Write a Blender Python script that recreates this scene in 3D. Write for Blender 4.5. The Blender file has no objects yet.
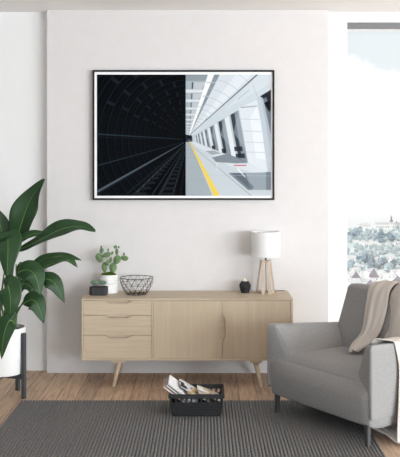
import bpy, bmesh, math, random
import numpy as np
from mathutils import Vector, Matrix, noise

random.seed(7)
S = bpy.context.scene
COL = S.collection
FPX, VX, VY, DW, HC = 845.0, 203.0, 165.0, 6.5, 1.6   # focal px, vanishing point, wall distance, eye height

# ------------------------------------------------------------------ camera
cam_d = bpy.data.cameras.new('camera')
cam = bpy.data.objects.new('camera', cam_d)
COL.objects.link(cam)
cam.location = (0, -DW, HC)
cam.rotation_euler = (math.radians(90), 0, 0)
cam_d.sensor_fit = 'HORIZONTAL'
cam_d.sensor_width = 36
cam_d.lens = FPX / 400 * 36
cam_d.shift_x = (200 - VX) / 400
cam_d.shift_y = (VY - 228.5) / 400
cam_d.clip_end = 6000
S.camera = cam

# ------------------------------------------------------------------ view + world + light
S.view_settings.view_transform = 'Standard'
S.view_settings.look = 'None'
S.view_settings.gamma = 1
S.view_settings.use_curve_mapping = False
S.view_settings.exposure = 0.0
S.cycles.use_denoising = True
S.cycles.max_bounces = 10
S.cycles.diffuse_bounces = 6
S.cycles.sample_clamp_indirect = 6

W = bpy.data.worlds.new('sky')
S.world = W
W.use_nodes = True
nt = W.node_tree
nt.nodes.clear()
wo = nt.nodes.new('ShaderNodeOutputWorld')
bg = nt.nodes.new('ShaderNodeBackground')
tc = nt.nodes.new('ShaderNodeTexCoord')
sep = nt.nodes.new('ShaderNodeSeparateXYZ')
nz = nt.nodes.new('ShaderNodeTexNoise')
nz.inputs['Scale'].default_value = 16
nz.inputs['Detail'].default_value = 5
nz.inputs['Roughness'].default_value = 0.6
ad = nt.nodes.new('ShaderNodeMath'); ad.operation = 'MULTIPLY_ADD'
ad.inputs[1].default_value = 0.10; ad.inputs[2].default_value = -0.05
a2 = nt.nodes.new('ShaderNodeMath'); a2.operation = 'ADD'
rp = nt.nodes.new('ShaderNodeValToRGB')
rp.color_ramp.elements[0].position = 0.112; rp.color_ramp.elements[0].color = (1.12, 1.12, 1.12, 1)
rp.color_ramp.elements[1].position = 0.122; rp.color_ramp.elements[1].color = (0.875, 0.935, 0.96, 1)
nt.links.new(tc.outputs['Generated'], sep.inputs[0])
nt.links.new(tc.outputs['Generated'], nz.inputs['Vector'])
nt.links.new(nz.outputs[0], ad.inputs[0])
nt.links.new(ad.outputs[0], a2.inputs[0])
nt.links.new(sep.outputs['Z'], a2.inputs[1])
nt.links.new(a2.outputs[0], rp.inputs[0])
nt.links.new(rp.outputs[0], bg.inputs[0])
bg.inputs[1].default_value = 1.0
nt.links.new(bg.outputs[0], wo.inputs[0])


def area(name, loc, rot, sx, sy, power, color=(1, 1, 1)):
    l = bpy.data.lights.new(name, 'AREA')
    l.shape = 'RECTANGLE'; l.size = sx; l.size_y = sy; l.energy = power; l.color = color
    o = bpy.data.objects.new(name, l); COL.objects.link(o)
    o.location = loc; o.rotation_euler = rot
    return o


sun = bpy.data.lights.new('sun', 'SUN'); sun.energy = 3.0; sun.angle = math.radians(3); sun.color = (1, .97, .93)
so = bpy.data.objects.new('sun', sun); COL.objects.link(so)
so.rotation_euler = Vector((0.62, 0.55, -0.62)).to_track_quat('-Z', 'Y').to_euler()
# added area lamps inside the room: soft key from the right, fill behind the camera
AIM = Vector((-2.2, 0, 2.9))
kp = Vector((7.2, -7.4, 1.5))
area('side_key_light', kp, (AIM - kp).to_track_quat('-Z', 'Y').to_euler(), 8.2, 2.1, 985, (.84, .93, 1))
area('rear_fill_light', (-.6, -9.6, 1.5), (math.radians(126), 0, 0), 3.4, 1.6, 105, (.84, .93, 1))  # added fill tilted up to the ceiling, the rear wall has no window


# ------------------------------------------------------------------ helpers
def P(px, py, d):
    return Vector(((px - VX) * d / FPX, d - DW, HC - (py - VY) * d / FPX))


def lin(c):
    def f(v):
        v /= 255.0
        return v / 12.92 if v <= 0.04045 else ((v + 0.055) / 1.055) ** 2.4
    return (f(c[0]), f(c[1]), f(c[2]), 1)


def mat(name, rgb, rough=0.6, spec=0.3, metal=0.0, var=0.0, vscale=20, bump=0.0, bscale=200, stretch=(1, 1, 1), rgb2=None, emit=0.0, sheen=0.0, coord='Object'):
    m = bpy.data.materials.new(name); m.use_nodes = True
    t = m.node_tree; b = t.nodes['Principled BSDF']
    b.inputs['Roughness'].default_value = rough
    b.inputs['Specular IOR Level'].default_value = spec
    b.inputs['Metallic'].default_value = metal
    if sheen:
        b.inputs['Sheen Weight'].default_value = sheen
        b.inputs['Sheen Roughness'].default_value = .5
    c = lin(rgb)
    tcn = t.nodes.new('ShaderNodeTexCoord'); mp = t.nodes.new('ShaderNodeMapping')
    mp.inputs['Scale'].default_value = stretch
    t.links.new(tcn.outputs[coord], mp.inputs[0])
    n = t.nodes.new('ShaderNodeTexNoise'); n.inputs['Scale'].default_value = vscale; n.inputs['Detail'].default_value = 4
    t.links.new(mp.outputs[0], n.inputs['Vector'])
    r = t.nodes.new('ShaderNodeValToRGB')
    if rgb2 is not None:
        c1, c2 = c, lin(rgb2)
    else:
        c1 = tuple(max(0, v * (1 - var)) for v in c[:3]) + (1,)
        c2 = tuple(min(1, v * (1 + var)) for v in c[:3]) + (1,)
    r.color_ramp.elements[0].position = .33; r.color_ramp.elements[0].color = c1
    r.color_ramp.elements[1].position = .67; r.color_ramp.elements[1].color = c2
    t.links.new(n.outputs[0], r.inputs[0]); t.links.new(r.outputs[0], b.inputs['Base Color'])
    if bump:
        n2 = t.nodes.new('ShaderNodeTexNoise'); n2.inputs['Scale'].default_value = bscale; n2.inputs['Detail'].default_value = 3
        t.links.new(mp.outputs[0], n2.inputs['Vector'])
        bp = t.nodes.new('ShaderNodeBump'); bp.inputs['Strength'].default_value = bump; bp.inputs['Distance'].default_value = .004
        t.links.new(n2.outputs[0], bp.inputs['Height']); t.links.new(bp.outputs[0], b.inputs['Normal'])
    if emit:
        b.inputs['Emission Color'].default_value = c; b.inputs['Emission Strength'].default_value = emit
    return m


def link(name, me, m=None, parent=None, smooth=False, angle=None):
    o = bpy.data.objects.new(name, me); COL.objects.link(o)
    if m is not None:
        for mm in (m if isinstance(m, (list, tuple)) else [m]):
            me.materials.append(mm)
    if parent is not None:
        o.parent = parent
    if smooth:
        me.polygons.foreach_set('use_smooth', [True] * len(me.polygons))
        if angle:
            me.set_sharp_from_angle(angle=math.radians(angle))
    return o


def obj(name, bm, m=None, parent=None, smooth=False, angle=35, recalc=True):
    if recalc:
        bmesh.ops.recalc_face_normals(bm, faces=bm.faces)
    me = bpy.data.meshes.new(name); bm.to_mesh(me); bm.free()
    return link(name, me, m, parent, smooth, angle)


def thing(name, label, cat, loc=(0, 0, 0), rotz=0, group=None):
    o = bpy.data.objects.new(name, None); COL.objects.link(o)
    o.location = loc; o.rotation_euler = (0, 0, rotz); o.empty_display_size = .05
    return tag(o, label, cat, group)


def tag(o, label, cat, group=None):
    o['label'] = label; o['category'] = cat
    if group: o['group'] = group
    return o


def struct(name, bm, m, smooth=False):
    o = obj(name, bm, m, smooth=smooth); o['kind'] = 'structure'
    return o


def B(): return bmesh.new()


def box(bm, x0, y0, z0, x1, y1, z1, bev=0, seg=2, M=None):
    r = bmesh.ops.create_cube(bm, size=1)
    vs = r['verts']
    for v in vs:
        v.co = Vector(((x0 + x1) / 2 + v.co.x * (x1 - x0), (y0 + y1) / 2 + v.co.y * (y1 - y0), (z0 + z1) / 2 + v.co.z * (z1 - z0)))
    if bev:
        es = list({e for v in vs for e in v.link_edges})
        rr = bmesh.ops.bevel(bm, geom=es, offset=bev, segments=seg, profile=.5, affect='EDGES')
        vs = list({v for f in rr['faces'] for v in f.verts} | {v for v in vs if v.is_valid})
    if M is not None:
        for v in vs: v.co = M @ v.co
    return vs


def hexa(bm, c, bev=0, seg=2):
    """8 corners: bottom 4 ring, top 4 ring"""
    v = [bm.verts.new(p) for p in c]
    fs = [(0, 3, 2, 1), (4, 5, 6, 7), (0, 1, 5, 4), (1, 2, 6, 5), (2, 3, 7, 6), (3, 0, 4, 7)]
    faces = [bm.faces.new([v[i] for i in f]) for f in fs]
    if bev:
        es = list({e for f in faces for e in f.edges})
        bmesh.ops.bevel(bm, geom=es, offset=bev, segments=seg, profile=.5, affect='EDGES')


def tube(bm, pts, rad, n=8, closed=False, cap=True):
    pts = [Vector(p) for p in pts]
    k = len(pts)
    rads = rad if isinstance(rad, (list, tuple)) else [rad] * k
    rings = []
    ref = None
    for i, p in enumerate(pts):
        if closed: t = pts[(i + 1) % k] - pts[i - 1]
        elif i == 0: t = pts[1] - p
        elif i == k - 1: t = p - pts[i - 1]
        else: t = pts[i + 1] - pts[i - 1]
        t.normalize()
        if ref is None:
            ref = Vector((0, 0, 1)) if abs(t.z) < .9 else Vector((1, 0, 0))
        a = ref - t * ref.dot(t)
        if a.length < 1e-5: a = t.orthogonal()
        a.normalize(); ref = a
        b = t.cross(a)
        rings.append([bm.verts.new(p + (a * math.cos(q) + b * math.sin(q)) * rads[i]) for q in [2 * math.pi * j / n for j in range(n)]])
    m = k if closed else k - 1
    for i in range(m):
        A, C = rings[i], rings[(i + 1) % k]
        for j in range(n):
            bm.faces.new((A[j], A[(j + 1) % n], C[(j + 1) % n], C[j]))
    if cap and not closed:
        bm.faces.new(rings[0][::-1]); bm.faces.new(rings[-1])


def lathe(bm, prof, n=40, c=(0, 0, 0), capb=True, capt=False):
    rings = []
    for r, z in prof:
        rings.append([bm.verts.new((c[0] + r * math.cos(2 * math.pi * j / n), c[1] + r * math.sin(2 * math.pi * j / n), c[2] + z)) for j in range(n)])
    for i in range(len(prof) - 1):
        for j in range(n):
            bm.faces.new((rings[i][j], rings[i][(j + 1) % n], rings[i + 1][(j + 1) % n], rings[i + 1][j]))
    if capb: bm.faces.new(rings[0][::-1])
    if capt: bm.faces.new(rings[-1])


def prism(bm, poly, y0, y1):
    """polygon of (x,z) extruded from y0 to y1"""
    a = [bm.verts.new((x, y0, z)) for x, z in poly]
    b = [bm.verts.new((x, y1, z)) for x, z in poly]
    bm.faces.new(a); bm.faces.new(b[::-1])
    n = len(poly)
    for i in range(n):
        bm.faces.new((a[i], b[i], b[(i + 1) % n], a[(i + 1) % n]))


def catmull(pts, n):
    pts = [Vector(p) for p in pts]
    out = []
    k = len(pts) - 1
    for s in range(n + 1):
        u = s / n * k
        i = min(int(u), k - 1); f = u - i
        p1, p2 = pts[i], pts[i + 1]
        p0 = pts[i - 1] if i > 0 else p1 * 2 - p2
        p3 = pts[i + 2] if i + 2 <= k else p2 * 2 - p1
        out.append(.5 * ((2 * p1) + (p2 - p0) * f + (2 * p0 - 5 * p1 + 4 * p2 - p3) * f * f + (3 * p1 - p0 - 3 * p2 + p3) * f ** 3))
    return out


def grid_mesh(bm, rows):
    vs = [[bm.verts.new(p) for p in r] for r in rows]
    for i in range(len(vs) - 1):
        for j in range(len(vs[0]) - 1):
            bm.faces.new((vs[i][j], vs[i][j + 1], vs[i + 1][j + 1], vs[i + 1][j]))
    return vs


def pillow(bm, c, r=(.3, .3, .3), n=14, bulge=(0, 0, 0)):
    """soft upholstered hexahedron. c: corners indexed c[i][j][k] (u,v,w). r rounding per axis (fraction), bulge per axis in metres"""
    def tri(p):
        u, v, w = [(x + 1) / 2 for x in p]
        q = Vector((0, 0, 0))
        for i in (0, 1):
            for j in (0, 1):
                for k in (0, 1):
                    q += Vector(c[i][j][k]) * ((u if i else 1 - u) * (v if j else 1 - v) * (w if k else 1 - w))
        return q
    r = [q if isinstance(q, tuple) else (q, q) for q in r]
    cache = {}
    def vert(p, keep=True):
        key = tuple(round(x, 5) for x in p)
        if key in cache: return cache[key]
        inner = Vector([max(-(1 - r[a][0]), min(1 - r[a][1], p[a])) for a in range(3)])
        rs3 = [r[a][0] if p[a] < 0 else r[a][1] for a in range(3)]
        dv = Vector([(p[a] - inner[a]) / rs3[a] for a in range(3)])
        if dv.length > 1e-6:
            # keep cube->sphere mapping
            m = max(abs(x) for x in dv)
            dv = dv.normalized() * m if m < 1 else dv.normalized()
        q = Vector([inner[a] + dv[a] * rs3[a] for a in range(3)])
        x = tri(q)
        for a in range(3):
            if bulge[a] and abs(p[a]) > .999:
                o = [b for b in range(3) if b != a]
                h = (1 - p[o[0]] ** 2) * (1 - p[o[1]] ** 2)
                e = [0, 0, 0]; e[a] = .01
                g = (tri(Vector((.5 * (a == 0), .5 * (a == 1), .5 * (a == 2)))) - tri(Vector((0, 0, 0)))).normalized()
                x += g * bulge[a] * h * (1 if p[a] > 0 else -1)
        cache[key] = bm.verts.new(x)
        return cache[key]
    pillow.tri = tri
    # finer sampling near the rounded borders
    def ticks(a):
        k = 5
        lo, hi = -(1 - r[a][0]), 1 - r[a][1]
        t = [-1 + r[a][0] * (1 - math.cos(math.pi / 2 * i / k)) for i in range(k)]
        t += [lo + (hi - lo) * i / n for i in range(n + 1)]
        t += [1 - r[a][1] * (1 - math.cos(math.pi / 2 * i / k)) for i in range(k)][::-1]
        return t
    T = [ticks(a) for a in range(3)]
    for a in range(3):
        o = [b for b in range(3) if b != a]
        for s in (-1, 1):
            for i in range(len(T[o[0]]) - 1):
                for j in range(len(T[o[1]]) - 1):
                    q = []
                    for (ii, jj) in ((i, j), (i + 1, j), (i + 1, j + 1), (i, j + 1)):
                        p = [0, 0, 0]; p[a] = s; p[o[0]] = T[o[0]][ii]; p[o[1]] = T[o[1]][jj]
                        q.append(vert(p))
                    if len(set(q)) == 4:
                        try: bm.faces.new(q)
                        except ValueError: pass


# ------------------------------------------------------------------ materials
M_panel = mat('greige_plaster', (217, 214, 213), .85, .15, bump=.25, bscale=70, var=.012, vscale=12)
M_white = mat('white_plaster', (234, 234, 233), .85, .15, bump=.15, bscale=70)
M_ceil = mat('white_ceiling_paint', (250, 250, 250), .9, .1)
M_wframe = mat('white_window_paint', (247, 247, 247), .5, .3)
M_darkbar = mat('dark_grey_aluminium', (120, 120, 122), .45, .4)


def wood(name, c1, c2, c3, scale, stretch, rough=.5):
    m = bpy.data.materials.new(name); m.use_nodes = True
    t = m.node_tree; b = t.nodes['Principled BSDF']
    b.inputs['Roughness'].default_value = rough; b.inputs['Specular IOR Level'].default_value = .3
    tcn = t.nodes.new('ShaderNodeTexCoord'); mp = t.nodes.new('ShaderNodeMapping')
    mp.inputs['Scale'].default_value = stretch
    t.links.new(tcn.outputs['Object'], mp.inputs[0])
    n = t.nodes.new('ShaderNodeTexNoise'); n.inputs['Scale'].default_value = scale; n.inputs['Detail'].default_value = 6
    n.inputs['Roughness'].default_value = .6; n.inputs['Distortion'].default_value = .4
    t.links.new(mp.outputs[0], n.inputs['Vector'])
    r = t.nodes.new('ShaderNodeValToRGB')
    r.color_ramp.elements[0].position = .3; r.color_ramp.elements[0].color = lin(c1)
    r.color_ramp.elements[1].position = .7; r.color_ramp.elements[1].color = lin(c3)
    e = r.color_ramp.elements.new(.5); e.color = lin(c2)
    t.links.new(n.outputs[0], r.inputs[0]); t.links.new(r.outputs[0], b.inputs['Base Color'])
    return m


M_oak_h = wood('pale_oak_grain_across', (186, 168, 144), (194, 177, 153), (201, 185, 162), 3, (1.2, 8, 26))
M_oak_v = wood('pale_oak_grain_up', (186, 168, 144), (191, 174, 150), (197, 181, 157), 3, (11, 8, .7))
M_lampwood = wood('pale_lamp_wood', (184, 164, 144), (194, 175, 155), (202, 184, 165), 4, (30, 30, 2))


def floor_mat():
    m = bpy.data.materials.new('oak_floorboards'); m.use_nodes = True
    t = m.node_tree; b = t.nodes['Principled BSDF']; L = t.links.new
    b.inputs['Roughness'].default_value = .55; b.inputs['Specular IOR Level'].default_value = .25
    tcn = t.nodes.new('ShaderNodeTexCoord'); mp = t.nodes.new('ShaderNodeMapping')
    mp.inputs['Rotation'].default_value = (0, 0, math.radians(90))
    L(tcn.outputs['Object'], mp.inputs[0])
    br = t.nodes.new('ShaderNodeTexBrick')
    br.inputs['Scale'].default_value = 1; br.inputs['Brick Width'].default_value = 1.3; br.inputs['Row Height'].default_value = .125
    br.inputs['Mortar Size'].default_value = .0018; br.inputs['Mortar Smooth'].default_value = .1; br.offset = .37
    br.inputs['Color1'].default_value = (0, 0, 0, 1); br.inputs['Color2'].default_value = (1, 1, 1, 1); br.inputs['Mortar'].default_value = (.5, .5, .5, 1)
    L(mp.outputs[0], br.inputs['Vector'])
    m2 = t.nodes.new('ShaderNodeMapping'); m2.inputs['Scale'].default_value = (16, 1.6, 1)
    L(tcn.outputs['Object'], m2.inputs[0])
    n = t.nodes.new('ShaderNodeTexNoise'); n.inputs['Scale'].default_value = 3; n.inputs['Detail'].default_value = 7; n.inputs['Distortion'].default_value = .8
    n.noise_dimensions = '4D'
    L(m2.outputs[0], n.inputs['Vector']); 
    sp = t.nodes.new('ShaderNodeMath'); sp.operation = 'MULTIPLY'; sp.inputs[1].default_value = 9
    L(br.outputs['Color'], sp.inputs[0]); L(sp.outputs[0], n.inputs['W'])
    r = t.nodes.new('ShaderNodeValToRGB')
    r.color_ramp.elements[0].position = .28; r.color_ramp.elements[0].color = lin((160, 134, 112))
    r.color_ramp.elements[1].position = .75; r.color_ramp.elements[1].color = lin((214, 190, 165))
    e = r.color_ramp.elements.new(.5); e.color = lin((196, 170, 146))
    L(n.outputs[0], r.inputs[0])
    r2 = t.nodes.new('ShaderNodeValToRGB')
    r2.color_ramp.elements[0].color = (.78, .78, .8, 1); r2.color_ramp.elements[1].color = (1.06, 1.03, 1.0, 1)
    L(br.outputs['Color'], r2.inputs[0])
    mx = t.nodes.new('ShaderNodeMix'); mx.data_type = 'RGBA'; mx.blend_type = 'MULTIPLY'; mx.inputs[0].default_value = 1
    L(r.outputs[0], mx.inputs[6]); L(r2.outputs[0], mx.inputs[7])
    mo = t.nodes.new('ShaderNodeMix'); mo.data_type = 'RGBA'; mo.inputs[7].default_value = lin((96, 72, 58))
    L(br.outputs['Fac'], mo.inputs[0]); L(mx.outputs[2], mo.inputs[6])
    # knots
    vo = t.nodes.new('ShaderNodeTexVoronoi'); vo.inputs['Scale'].default_value = 3.2
    m3 = t.nodes.new('ShaderNodeMapping'); m3.inputs['Scale'].default_value = (2.0, 1.0, 1)
    L(tcn.outputs['Object'], m3.inputs[0]); L(m3.outputs[0], vo.inputs['Vector'])
    rk = t.nodes.new('ShaderNodeValToRGB')
    rk.color_ramp.elements[0].position = .03; rk.color_ramp.elements[0].color = (1, 1, 1, 1)
    rk.color_ramp.elements[1].position = .085; rk.color_ramp.elements[1].color = (0, 0, 0, 1)
    L(vo.outputs['Distance'], rk.inputs[0])
    mk = t.nodes.new('ShaderNodeMix'); mk.data_type = 'RGBA'; mk.inputs[7].default_value = lin((92, 66, 52))
    L(rk.outputs[0], mk.inputs[0]); L(mo.outputs[2], mk.inputs[6])
    L(mk.outputs[2], b.inputs['Base Color'])
    bp = t.nodes.new('ShaderNodeBump'); bp.inputs['Strength'].default_value = .25; bp.inputs['Distance'].default_value = .002; bp.invert = True
    L(br.outputs['Fac'], bp.inputs['Height']); L(bp.outputs[0], b.inputs['Normal'])
    return m


M_floor = floor_mat()
M_black = mat('black_painted_wood', (22, 21, 21), .45, .3)
M_mount = mat('white_mount_board', (250, 250, 250), .8, .1)
M_chair = mat('grey_woven_wool', (144, 143, 142), .95, .1, var=.14, vscale=170, bump=.35, bscale=420, sheen=.15)
M_seam = mat('grey_seam_cord', (132, 131, 130), .95, .1)
M_leg = mat('charcoal_steel', (62, 62, 64), .5, .4)
M_throw = mat('beige_linen_weave', (202, 195, 188), .95, .1, var=.10, vscale=60, stretch=(6, 6, 1), bump=.4, bscale=260)
M_throw2 = mat('lit_linen_end', (226, 221, 216), .95, .1, var=.08, vscale=40, bump=.3, bscale=200)  # same throw linen, made paler to stand for the light on its end
M_pot = mat('white_glazed_ceramic', (243, 243, 241), .4, .4)
M_stand = mat('graphite_painted_wood', (70, 72, 74), .6, .3)
M_soil = mat('dark_soil', (52, 42, 34), .95, .05, var=.4, vscale=60, bump=.8, bscale=90)
M_stem = mat('leaf_stalk_green', (86, 112, 70), .5, .3)
M_rib = mat('pale_leaf_midrib', (104, 146, 76), .5, .3)
M_wire = mat('black_wire', (30, 30, 31), .5, .4)
M_concrete = mat('dark_concrete', (62, 62, 64), .8, .2, var=.15, vscale=40, bump=.2, bscale=120)
M_candleholder = mat('matt_black_ceramic', (44, 45, 48), .75, .25, bump=.1, bscale=120)
M_cactus = mat('cactus_green', (94, 120, 80), .65, .25, rgb2=(118, 142, 100), vscale=30, bump=.3, bscale=220)
M_moss = mat('moss_green', (84, 104, 44), .95, .05, var=.5, vscale=120, bump=1, bscale=160)
M_succ = mat('succulent_green', (104, 134, 108), .6, .3, rgb2=(126, 152, 128), vscale=30)
M_shade = mat('white_lamp_fabric', (250, 250, 249), .9, .1, bump=.1, bscale=300)
t = M_shade.node_tree; b = t.nodes['Principled BSDF']; o_ = [n for n in t.nodes if n.type == 'OUTPUT_MATERIAL'][0]
tl_ = t.nodes.new('ShaderNodeBsdfTranslucent'); tl_.inputs[0].default_value = (.93, .93, .92, 1)
mx = t.nodes.new('ShaderNodeMixShader'); mx.inputs[0].default_value = .38
t.links.new(b.outputs[0], mx.inputs[1]); t.links.new(tl_.outputs[0], mx.inputs[2]); t.links.new(mx.outputs[0], o_.inputs['Surface'])
M_chrome = mat('dark_chrome', (90, 90, 92), .3, .5, metal=.8)
M_cord = mat('dark_cord', (52, 48, 46), .6, .3)
M_basket = mat('black_plastic', (40, 40, 41), .5, .35)
M_wax = mat('candle_wax', (240, 232, 214), .6, .3)
M_flame = mat('candle_flame', (255, 214, 140), .5, .1, emit=1.5)


def leaf_mat():
    m = bpy.data.materials.new('glossy_leaf_green'); m.use_nodes = True
    t = m.node_tree; b = t.nodes['Principled BSDF']; L = t.links.new
    b.inputs['Roughness'].default_value = .38; b.inputs['Specular IOR Level'].default_value = .35
    uv = t.nodes.new('ShaderNodeUVMap'); uv.uv_map = 'leaf'
    mp = t.nodes.new('ShaderNodeMapping'); mp.inputs['Scale'].default_value = (1, 1, 1)
    L(uv.outputs[0], mp.inputs[0])
    wv = t.nodes.new('ShaderNodeTexWave'); wv.bands_direction = 'X'; wv.inputs['Scale'].default_value = 14; wv.inputs['Distortion'].default_value = 1.5; wv.inputs['Detail'].default_value = 2
    L(mp.outputs[0], wv.inputs['Vector'])
    r = t.nodes.new('ShaderNodeValToRGB')
    r.color_ramp.elements[0].color = lin((34, 62, 34)); r.color_ramp.elements[1].color = lin((46, 78, 42))
    L(wv.outputs[0], r.inputs[0]); L(r.outputs[0], b.inputs['Base Color'])
    bp = t.nodes.new('ShaderNodeBump'); bp.inputs['Strength'].default_value = .25; bp.inputs['Distance'].default_value = .003
    L(wv.outputs[0], bp.inputs['Height']); L(bp.outputs[0], b.inputs['Normal'])
    return m


M_leaf = leaf_mat()


def rug_mat():
    m = bpy.data.materials.new('charcoal_rope_weave'); m.use_nodes = True
    t = m.node_tree; b = t.nodes['Principled BSDF']; L = t.links.new
    b.inputs['Roughness'].default_value = .95; b.inputs['Specular IOR Level'].default_value = .1
    tcn = t.nodes.new('ShaderNodeTexCoord'); mp = t.nodes.new('ShaderNodeMapping'); mp.inputs['Scale'].default_value = (50, 50, 50)
    L(tcn.outputs['Object'], mp.inputs[0])
    n = t.nodes.new('ShaderNodeTexNoise'); n.inputs['Scale'].default_value = 1.6; n.inputs['Detail'].default_value = 3
    L(mp.outputs[0], n.inputs['Vector'])
    r = t.nodes.new('ShaderNodeValToRGB')
    r.color_ramp.elements[0].position = .3; r.color_ramp.elements[0].color = lin((100, 99, 98))
    r.color_ramp.elements[1].position = .7; r.color_ramp.elements[1].color = lin((130, 129, 128))
    L(n.outputs[0], r.inputs[0]); L(r.outputs[0], b.inputs['Base Color'])
    return m


M_rug = rug_mat()

# ------------------------------------------------------------------ room shell
CZ = 2.79
XL, XR, YR = -3.4, 10.8, -11.6
PX0, PX1 = -1.2, 0.963           # the projecting panel of the back wall
WX0, WX1, WZ0, WZ1 = 1.122, 2.36, 0.10, 2.71
RY = .075                        # recessed wall plane
bm = B(); box(bm, XL - .15, YR - .15, -.12, XR + .15, .45, 0); struct('floor', bm, M_floor)
bm = B(); box(bm, XL - .15, YR - .15, CZ, XR + .15, .45, CZ + .15); struct('ceiling', bm, M_ceil)
bm = B(); box(bm, PX0, 0, 0, PX1, RY, CZ); struct('trim_1', bm, M_panel)
bm = B()
box(bm, XL - .15, RY, 0, WX0, .33, CZ)
box(bm, WX1, RY, 0, XR + .15, .33, CZ)
box(bm, WX0, RY, 0, WX1, .33, WZ0)
box(bm, WX0, RY, WZ1, WX1, .33, CZ)
struct('wall_back', bm, M_white)
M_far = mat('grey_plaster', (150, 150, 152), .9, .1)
bm = B(); box(bm, XL - .15, YR, 0, XL, RY, CZ); struct('wall_left', bm, M_far)
bm = B()                          # right wall with its own window opening, out of frame
box(bm, XR, YR, 0, XR + .15, -10.2, CZ); box(bm, XR, -5.0, 0, XR + .15, RY, CZ)
box(bm, XR, -10.2, 0, XR + .15, -5.0, .25); box(bm, XR, -10.2, 2.65, XR + .15, -5.0, CZ)
struct('wall_right', bm, M_far)
bm = B(); box(bm, XL, YR - .15, 0, XR, YR, CZ); struct('wall_rear', bm, M_far)

# window in the back wall
wroot = bpy.data.objects.new('window_1', None); COL.objects.link(wroot); wroot['kind'] = 'structure'
bm = B()
box(bm, WX0, .20, WZ0, WX0 + .012, .27, WZ1); box(bm, WX1 - .03, .20, WZ0, WX1, .27, WZ1)
box(bm, WX0 + .012, .20, WZ0, WX1 - .03, .27, WZ0 + .04); box(bm, WX0 + .012, .20, WZ1 - .037, WX1 - .03, .27, WZ1)
obj('window_frame', bm, M_wframe, wroot)
bm = B(); box(bm, WX0, RY + .01, 2.661, WX1, .102, 2.7065, .002)
obj('blind_cassette', bm, M_darkbar, wroot)
mg = bpy.data.materials.new('clear_glass'); mg.use_nodes = True
t = mg.node_tree; t.nodes.clear()
o_ = t.nodes.new('ShaderNodeOutputMaterial'); tr = t.nodes.new('ShaderNodeBsdfTransparent'); gl = t.nodes.new('ShaderNodeBsdfGlossy'); mx = t.nodes.new('ShaderNodeMixShader')
gl.inputs['Roughness'].default_value = .02; mx.inputs[0].default_value = .03
tr.inputs[0].default_value = (.995, .998, 1, 1)
t.links.new(tr.outputs[0], mx.inputs[1]); t.links.new(gl.outputs[0], mx.inputs[2]); t.links.new(mx.outputs[0], o_.inputs[0])
bm = B(); box(bm, WX0 + .012, .232, WZ0 + .04, WX1 - .03, .238, WZ1 - .037)
obj('glass_pane', bm, mg, wroot)

# ------------------------------------------------------------------ view outside: city and wooded hill
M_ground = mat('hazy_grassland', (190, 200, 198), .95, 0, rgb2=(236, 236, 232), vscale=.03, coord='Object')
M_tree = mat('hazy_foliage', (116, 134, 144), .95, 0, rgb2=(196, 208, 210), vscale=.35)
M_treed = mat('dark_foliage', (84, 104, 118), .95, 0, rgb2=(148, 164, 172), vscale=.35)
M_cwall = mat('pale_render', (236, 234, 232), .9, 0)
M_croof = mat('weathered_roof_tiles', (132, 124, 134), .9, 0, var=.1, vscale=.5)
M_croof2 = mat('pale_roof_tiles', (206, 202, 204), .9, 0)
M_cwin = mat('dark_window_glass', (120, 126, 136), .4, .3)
GZ = -114.0
bm = B()
rows = []
for i in range(41):
    d = 300 + 1270 * i / 40
    rows.append([Vector((40 + 1000 * j / 30, d - DW, GZ + 3 * noise.noise((d * .01, j * .4, 0)))) for j in range(31)])
grid_mesh(bm, rows)
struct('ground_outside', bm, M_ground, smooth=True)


def tree_mesh(name, seed, conic, m):
    bm = B()
    if conic:
        for k in range(5):
            z = 2 + k * 2.6
            r = 5.4 * (1 - k / 5.6)
            lathe(bm, [(r, z), (r * .75, z + .9), (r * .25, z + 3.2), (.02, z + 3.8)], n=9)
    else:
        bmesh.ops.create_icosphere(bm, subdivisions=3, radius=1)
        for v in bm.verts:
            q = v.co.normalized()
            f = 1 + .38 * noise.noise(q * 1.6 + Vector((seed, 0, 0))) + .22 * noise.noise(q * 4 + Vector((0, seed, 0)))
            v.co = Vector((q.x * 6.2 * f, q.y * 6.2 * f, 7.4 + q.z * 5.6 * f))
    lathe(bm, [(.5, -3), (.4, 4)], n=7)
    bmesh.ops.recalc_face_normals(bm, faces=bm.faces)
    me = bpy.data.meshes.new(name); bm.to_mesh(me); bm.free(); me.materials.append(m)
    return me


rt = random.Random(3)
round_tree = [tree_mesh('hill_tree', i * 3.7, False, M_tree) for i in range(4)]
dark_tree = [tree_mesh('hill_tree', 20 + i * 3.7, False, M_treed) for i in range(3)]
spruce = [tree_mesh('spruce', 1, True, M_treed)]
taken = []


def plant_tree(meshes, px, d, sc, label, cat, group, dz=0):
    p = P(px, 200, d); r_ = 7.5 * sc
    if dz == 0 and any((p.x - a) ** 2 + (p.y - b_) ** 2 < (r_ + c_) ** 2 for a, b_, c_ in taken): return
    taken.append((p.x, p.y, r_))
    me = rt.choice(meshes)
    o = bpy.data.objects.new(me.name.split('.')[0], me); COL.objects.link(o)
    p = P(px, 200, d)
    o.location = (p.x, p.y, GZ + dz); o.scale = (sc * rt.uniform(.9, 1.1), sc * rt.uniform(.9, 1.1), sc * rt.uniform(.8, 1.1))
    o.rotation_euler = (0, 0, rt.uniform(0, 6))
    tag(o, label, cat, group)




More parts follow.
